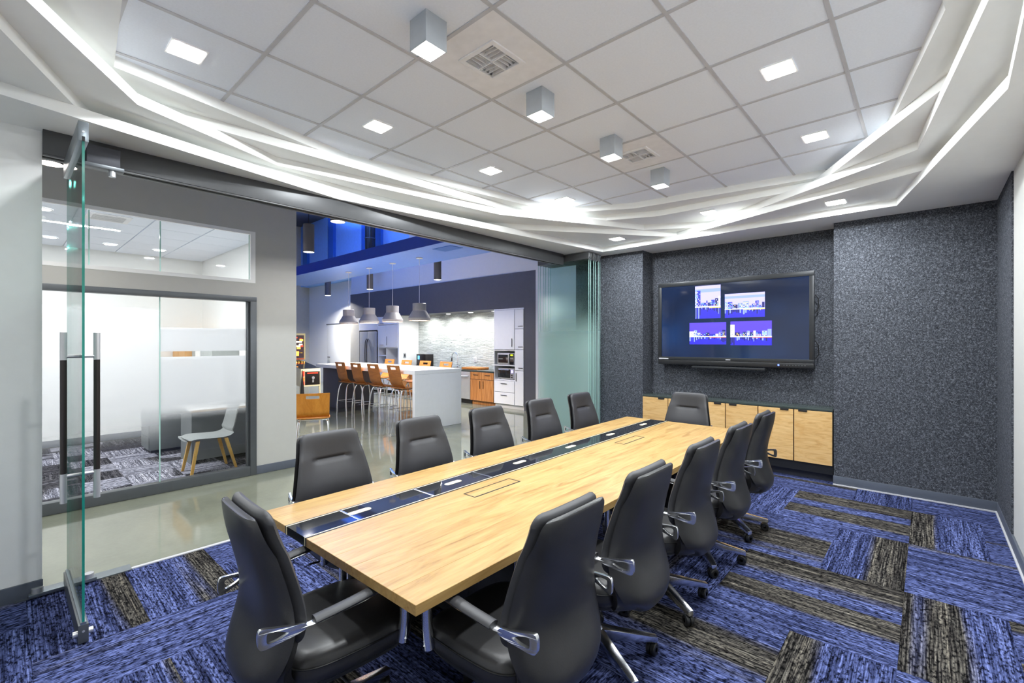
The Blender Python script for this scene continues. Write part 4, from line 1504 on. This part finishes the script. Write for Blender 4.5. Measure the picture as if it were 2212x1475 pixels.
# bar stools
def make_seat(kind):
    bar = kind == 'bar'
    sh = .74 if bar else .43
    wood_ = 'ply_brown' if bar else 'ply_orange'
    t = thing('bar_stool' if bar else 'plywood_chair', 'x', 'stool' if bar else 'chair')
    hw = .20 if bar else .24
    top = sh + (.44 if bar else .40)
    zs = [(sh + .02), (sh + .07), (sh + .18), (sh + .30), top]
    outer = [(-hw * .93, sh + .015), (hw * .93, sh + .015), (hw, top - .03), (hw * 1.03, top), (-hw * 1.03, top), (-hw, top - .03)]
    sl = .085 if bar else .095
    inner = [(-sl, top - .085), (-sl, top - .04), (sl, top - .04), (sl, top - .085)]
    # subdivide so that the panel can curve
    def dens(poly, n=5):
        out = []
        for a, b in zip(poly, poly[1:] + poly[:1]):
            for q in range(n):
                out.append((a[0] + (b[0] - a[0]) * q / n, a[1] + (b[1] - a[1]) * q / n))
        return out

    def fx(y, z):
        f = (z - sh) / (top - sh)
        return -.165 - .10 * f + .06 * max(0, .22 - f) / .22 + .25 * (y * y)
    # back panel as strips around the slot
    b = B()
    NY, NZ = 12, 14
    ylist = sorted(set([-hw + 2 * hw * q / NY for q in range(NY + 1)] + [-sl, sl]))
    zlist = sorted(set([sh + .012 + (top - sh - .012) * q / NZ for q in range(NZ + 1)] + [top - .085, top - .04]))
    th = .012
    idx = {}
    for yy in ylist:
        for zz in zlist:
            sc = 1 + .05 * (zz - sh) / (top - sh) - .03
            idx[(yy, zz)] = len(b.v)
            b.v.append((fx(yy, zz), yy * sc, zz))
            b.v.append((fx(yy, zz) + th, yy * sc, zz))

    def hole(i, j):
        ym, zm = (ylist[i] + ylist[i + 1]) / 2, (zlist[j] + zlist[j + 1]) / 2
        return abs(ym) < sl and top - .085 < zm < top - .04
    ny, nz = len(ylist) - 1, len(zlist) - 1
    for i in range(ny):
        for j in range(nz):
            if hole(i, j):
                continue
            q = [idx[(ylist[i], zlist[j])], idx[(ylist[i + 1], zlist[j])], idx[(ylist[i + 1], zlist[j + 1])], idx[(ylist[i], zlist[j + 1])]]
            b.face(q)
            b.face([a + 1 for a in reversed(q)])
            for (di, dj, e0, e1) in ((0, -1, 0, 1), (1, 0, 1, 2), (0, 1, 2, 3), (-1, 0, 3, 0)):
                ii, jj = i + di, j + dj
                if ii < 0 or jj < 0 or ii >= ny or jj >= nz or hole(ii, jj):
                    b.face((q[e0], q[e0] + 1, q[e1] + 1, q[e1]))
    b.obj('backrest', wood_, t, smooth=True, angle=40)
    rows = []
    for q in range(9):
        x = -.17 + .38 * q / 8
        f = q / 8
        z = sh + .012 - .015 * math.sin(math.pi * f) - .03 * max(0, f - .75) / .25 * (f - .75) * 4
        w_ = hw * (1 - .12 * max(0, f - .7) / .3)
        rows.append([(x, -w_, z + .006), (x, -w_ * .5, z), (x, w_ * .5, z), (x, w_, z + .006), (x, w_, z - .007), (x, w_ * .5, z - .013), (x, -w_ * .5, z - .013), (x, -w_, z - .007)])
    B().loft(rows, closed_u=True, capped=True).obj('seat', wood_ if not bar else 'ply_brown', t, smooth=True, angle=50)
    if bar:
        for sx in (-1, 1):
            for sy in (-1, 1):
                B().tube(catmull([(sx * .05, sy * .13, sh - .022), (sx * .13, sy * .145, sh - .03), (sx * .18, sy * .165, sh - .16), (sx * .205, sy * .19, .32), (sx * .205, sy * .205, .10), (sx * .205, sy * .21, .001)], 3), .0125, 8).obj('leg', 'chrome', t, smooth=True)
        fr_ = [(-.2, -.185, .33), (.2, -.185, .33), (.2, .185, .33), (-.2, .185, .33)]
        B().tube(fr_, .007, 8, closed=True).obj('foot_ring', 'chrome', t, smooth=True)
        B().tube([(-.10, -.13, sh - .025), (.10, -.13, sh - .025), (.10, .13, sh - .025), (-.10, .13, sh - .025)], .008, 8, closed=True).obj('seat_frame', 'steel_dark', t, smooth=True)
    else:
        for sx in (-1, 1):
            for sy in (-1, 1):
                B().tube(catmull([(sx * .05, sy * .12, sh - .02), (sx * .12, sy * .19, sh - .03), (sx * .17, sy * .215, sh - .10), (sx * .21, sy * .235, .001)], 3), .011, 8).obj('leg', 'chrome', t, smooth=True)
        B().tube([(-.13, -.22, sh - .02), (-.13, .22, sh - .02)], .01, 8).obj('seat_bar', 'chrome', t, smooth=True)
        B().tube([(.13, -.2, sh - .02), (.13, .2, sh - .02)], .01, 8).obj('seat_bar', 'chrome', t, smooth=True)
    return t


st0 = make_seat('bar')
st0['group'] = 'plywood bar stools at the island'
ST = [(5.15, 10.0 - .55, 0, 'bar stool on the near side of the island farthest to the left'), (5.15, 8.80, 0, 'bar stool on the near side of the island second from the left'),
      (5.15, 8.14, 0, 'bar stool on the near side of the island third from the left'), (5.15, 7.43, 0, 'bar stool on the near side of the island farthest to the right'),
      (6.32, 10.08, math.pi, 'orange-lit bar stool across the island farthest to the left'), (6.32, 9.35, math.pi, 'orange-lit bar stool across the island second from the left'),
      (6.32, 8.62, math.pi, 'orange-lit bar stool across the island third from the left'), (6.32, 7.88, math.pi, 'orange-lit bar stool across the island nearest the dishwasher')]
for k, (x, y, rz, lb) in enumerate(ST):
    o = st0 if k == 0 else dup(st0, (x, y, 0), rz, lb)
    o.location = (x, y, 0)
    o.rotation_euler = (0, 0, rz)
    o['label'] = lb
oc = make_seat('cafe')
oc.location = (3.30, 7.2, 0)
oc.rotation_euler = (0, 0, R(62))
oc['label'] = 'orange plywood chair with a slot in its back, half hidden by the office wall'
cn = thing('tapered_stand', 'slim black tapered stand behind the orange plywood chair', 'stand', (4.16, 9.6, 0))
B().lathe([(.075, 0), (.07, .02), (.03, .7), (.012, .93), (.006, 1.0)], 18).obj('cone', 'black_plastic', cn, smooth=True)
B().lathe([(.006, 1.0), (.012, 1.005), (.008, 1.03)], 12).obj('tip', 'green_paint', cn, smooth=True)

# pinball machine
pb_ = thing('pinball_machine', 'colourful old pinball machine behind the end of the island', 'pinball machine', (5.30, 11.72, 0))
b = B().hexa([(-.25, 0, .48), (.25, 0, .48), (.25, 1.25, .58), (-.25, 1.25, .58), (-.25, 0, .93), (.25, 0, .93), (.25, 1.25, 1.12), (-.25, 1.25, 1.12)])
b.obj('cabinet', 'cream', pb_, bevel=.004)
B().hexa([(-.25, .02, .932), (.25, .02, .932), (.25, 1.0, 1.082), (-.25, 1.0, 1.082), (-.25, .02, .942), (.25, .02, .942), (.25, 1.0, 1.092), (-.25, 1.0, 1.092)]).obj('playfield_glass', 'black_glass', pb_)
B().box(-.15, .23, -.008, -.0005, .52, .86).obj('coin_door', 'steel_dark', pb_, bevel=.003)
B().box(-.10, .18, -.012, -.0085, .80, .835).obj('coin_sign', 'red_paint', pb_)
B().cyl((.05, -.02, .70), .035, .02, 'y', 16).obj('coin_lock', 'steel', pb_, smooth=True)
B().box(.03, .07, -.014, -.0085, .58, .66).obj('coin_slot', 'steel', pb_)
for k, (za, zb, mt) in enumerate(((.52, .62, 'red_paint'), (.63, .72, 'orange_paint'), (.74, .88, 'red_paint'))):
    B().box(-.235, -.165, -.006, -.0005, za, zb).obj('art_stripe', mt, pb_)
for sx in (-1, 1):
    for yy in (.03, 1.18):
        B().tube([(sx * .235, yy, .55), (sx * .245, yy, .0)], .022, 6).obj('leg', 'cream', pb_)
bb_ = B().box(-.30, .30, 1.0, 1.24, 1.13, 1.85).obj('backbox', 'yellowish', pb_, bevel=.006)
emis('art_glow', '#ff9a3c', 1.6)
emis('art_red', '#d83a1e', .7)
emis('art_teal', '#2f9fa8', .6)
emis('art_dark', '#3a2b30', .3)
emis('art_white', '#ffe6c0', 1.6)
bgm = ['art_dark', 'art_glow', 'art_red', 'art_teal', 'art_white', 'gold']
g = B()


def arect(x0, x1, z0, z1, mt, lay):
    g.mat(mt)
    yv = .9985 - .0006 * lay
    i = len(g.v)
    g.v.extend([(x0, yv, z0), (x1, yv, z0), (x1, yv, z1), (x0, yv, z1)])
    g.face((i, i + 1, i + 2, i + 3))


arect(-.26, .26, 1.18, 1.80, 0, 0)
arect(-.26, -.05, 1.72, 1.80, 3, 1)
arect(-.26, .20, 1.60, 1.64, 4, 1)
arect(-.26, .22, 1.48, 1.52, 4, 1)
rnd = random.Random(4)
for k in range(26):
    x0 = rnd.uniform(-.25, .16)
    z0 = rnd.uniform(1.2, 1.74)
    arect(x0, x0 + rnd.uniform(.03, .10), z0, z0 + rnd.uniform(.02, .06), rnd.choice((1, 2, 2, 3, 4, 5)), 2 + k % 4)
arect(-.02, .12, 1.24, 1.36, 1, 7)
g.obj('backglass', bgm, bb_)
B().box(-.26, .26, .985, .999, 1.14, 1.17).obj('backbox_sill', 'red_paint', bb_)
for k in range(6):
    B().lathe([(.012, 0), (.012, .02), (.004, .03)], 10, c=(-.18 + .07 * k, .75 + .03 * (k % 2), 1.062)).obj('lamp', 'art_glow', pb_, smooth=True)

# hanging duct beside the blue-lit wall
du = thing('air_duct', 'dark upright air duct standing against the blue-lit wall', 'duct', (7.9, 13.25, 3.9))
B().cyl((0, 0, 1.25), .16, 2.49, 'z', 20).obj('pipe', 'steel_dark', du, smooth=True)
for z in (.02, .5, 1.0, 1.5, 2.0):
    B().lathe([(.165, z), (.175, z + .02), (.165, z + .04)], 20, cap=False).obj('band', 'charcoal', du, smooth=True)

# ================================================================== OFFICE FURNITURE
dk = thing('office_desk', 'office desk with a white top and grey front panel behind the frosted glass', 'desk', (1.62, 6.98, 0))
B().box(0, .85, 0, .75, .715, .74).obj('top', 'desk_white', dk, bevel=.002)
B().box(-.002, .85, -.004, -.0002, .714, .741).obj('edge_band', 'oak_leg', dk)
B().box(.04, .85, .16, .18, .06, .714).obj('front_panel', 'desk_grey', dk)
B().box(.04, .06, .18, .70, .0, .714).obj('side_panel', 'desk_grey', dk)
B().box(.36, .85, .751, 2.1, .715, .74).obj('return_top', 'desk_white', dk, bevel=.002)
B().box(.36, .38, .76, 2.08, .1, .714).obj('return_panel', 'desk_grey', dk)
pd = thing('drawer_pedestal', 'low grey drawer pedestal left of the office desk', 'cabinet', (1.42, 8.3, 0))
B().box(0, .4, 0, .5, .05, .6).obj('carcass', 'desk_grey', pd, bevel=.003)
for k in range(3):
    d_ = B().box(-.015, -.001, .01, .49, .06 + .18 * k, .235 + .18 * k).obj('drawer', 'desk_grey', pd, bevel=.002, seg=1)
B().box(.02, .38, .02, .48, 0, .05).obj('plinth', 'charcoal', pd)
mo = thing('monitor', 'dark computer monitor blurred behind the frosted glass', 'monitor', (2.2, 7.45, .7405))
B().box(-.09, .09, -.08, .08, 0, .015).obj('foot', 'black_plastic', mo)
B().box(-.015, .015, -.02, .02, .015, .2).obj('stem', 'black_plastic', mo)
B().box(-.02, .02, -.27, .27, .14, .46).obj('display', 'tv_black', mo, bevel=.005)
oh = thing('wall_cupboard', 'tan wall cupboard seen through the clear band of the office glass', 'cabinet', (2.05, 9.15, 1.2))
B().box(0, .438, .0, .83, .0, .5).obj('carcass', 'tan_board', oh, bevel=.003)
B().box(-.015, -.001, .01, .41, .01, .49).obj('door', 'tan_board', oh)
B().box(-.015, -.001, .42, .82, .01, .49).obj('door', 'tan_board', oh)
oh2 = thing('wall_cupboard', 'grey wall cupboard on the right side of the office', 'cabinet', (2.12, 8.0, 1.2))
B().box(0, .368, .0, 1.1, .0, .5).obj('carcass', 'cab_inner', oh2, bevel=.003)
B().box(-.012, -.001, .6, .85, .12, .4).obj('paper_sheet', 'desk_white', oh2)

oc2 = thing('guest_chair', 'grey-green upholstered chair with oak legs in the office', 'chair', (1.74, 6.69, 0), math.pi)
rows = []
PR_ = catmull([(.26, .415, .20), (.24, .445, .215), (.15, .455, .225), (.0, .445, .225), (-.13, .445, .22), (-.20, .475, .215), (-.235, .55, .21), (-.265, .68, .20), (-.30, .82, .18), (-.31, .85, .15)], 3)
for k, (x, z, hw) in enumerate(PR_):
    a, b_ = PR_[max(k - 1, 0)], PR_[min(k + 1, len(PR_) - 1)]
    dx, dz = b_[0] - a[0], b_[1] - a[1]
    L = math.hypot(dx, dz)
    nx, nz = -dz / L, dx / L
    if nz < 0 and abs(nz) > .5:
        nx, nz = -nx, -nz
    up_, dn_ = [], []
    for q in range(11):
        u = -1 + 2 * q / 10
        e = max(0, 1 - abs(u) ** 4) ** .5
        lift = .02 * u * u
        th = .02
        up_.append((x - nx * (-lift - th * e) * -1, u * hw, z - nz * (-lift - th * e) * -1 + lift))
        dn_.append((x + nx * (lift - th * e) * -1, u * hw, z + nz * (lift - th * e) * -1 + lift))
    rows.append(up_ + dn_[::-1][1:-1])
B().loft(rows, closed_u=True, capped=True).obj('upholstered_shell', 'fabric_teal', oc2, smooth=True, angle=60)
for sx, sy in ((1, 1), (1, -1), (-1, 1), (-1, -1)):
    x0, y0 = (.16 if sx > 0 else -.14), sy * .16
    x1, y1 = (.235 if sx > 0 else -.25), sy * .20
    a, c = .02, .014
    B().hexa([(x1 - c, y1 - c, 0.0085), (x1 + c, y1 - c, 0.0085), (x1 + c, y1 + c, 0.0085), (x1 - c, y1 + c, 0.0085), (x0 - a, y0 - a, .42), (x0 + a, y0 - a, .42), (x0 + a, y0 + a, .42), (x0 - a, y0 + a, .42)]).obj('leg', 'oak_leg', oc2, bevel=.003)
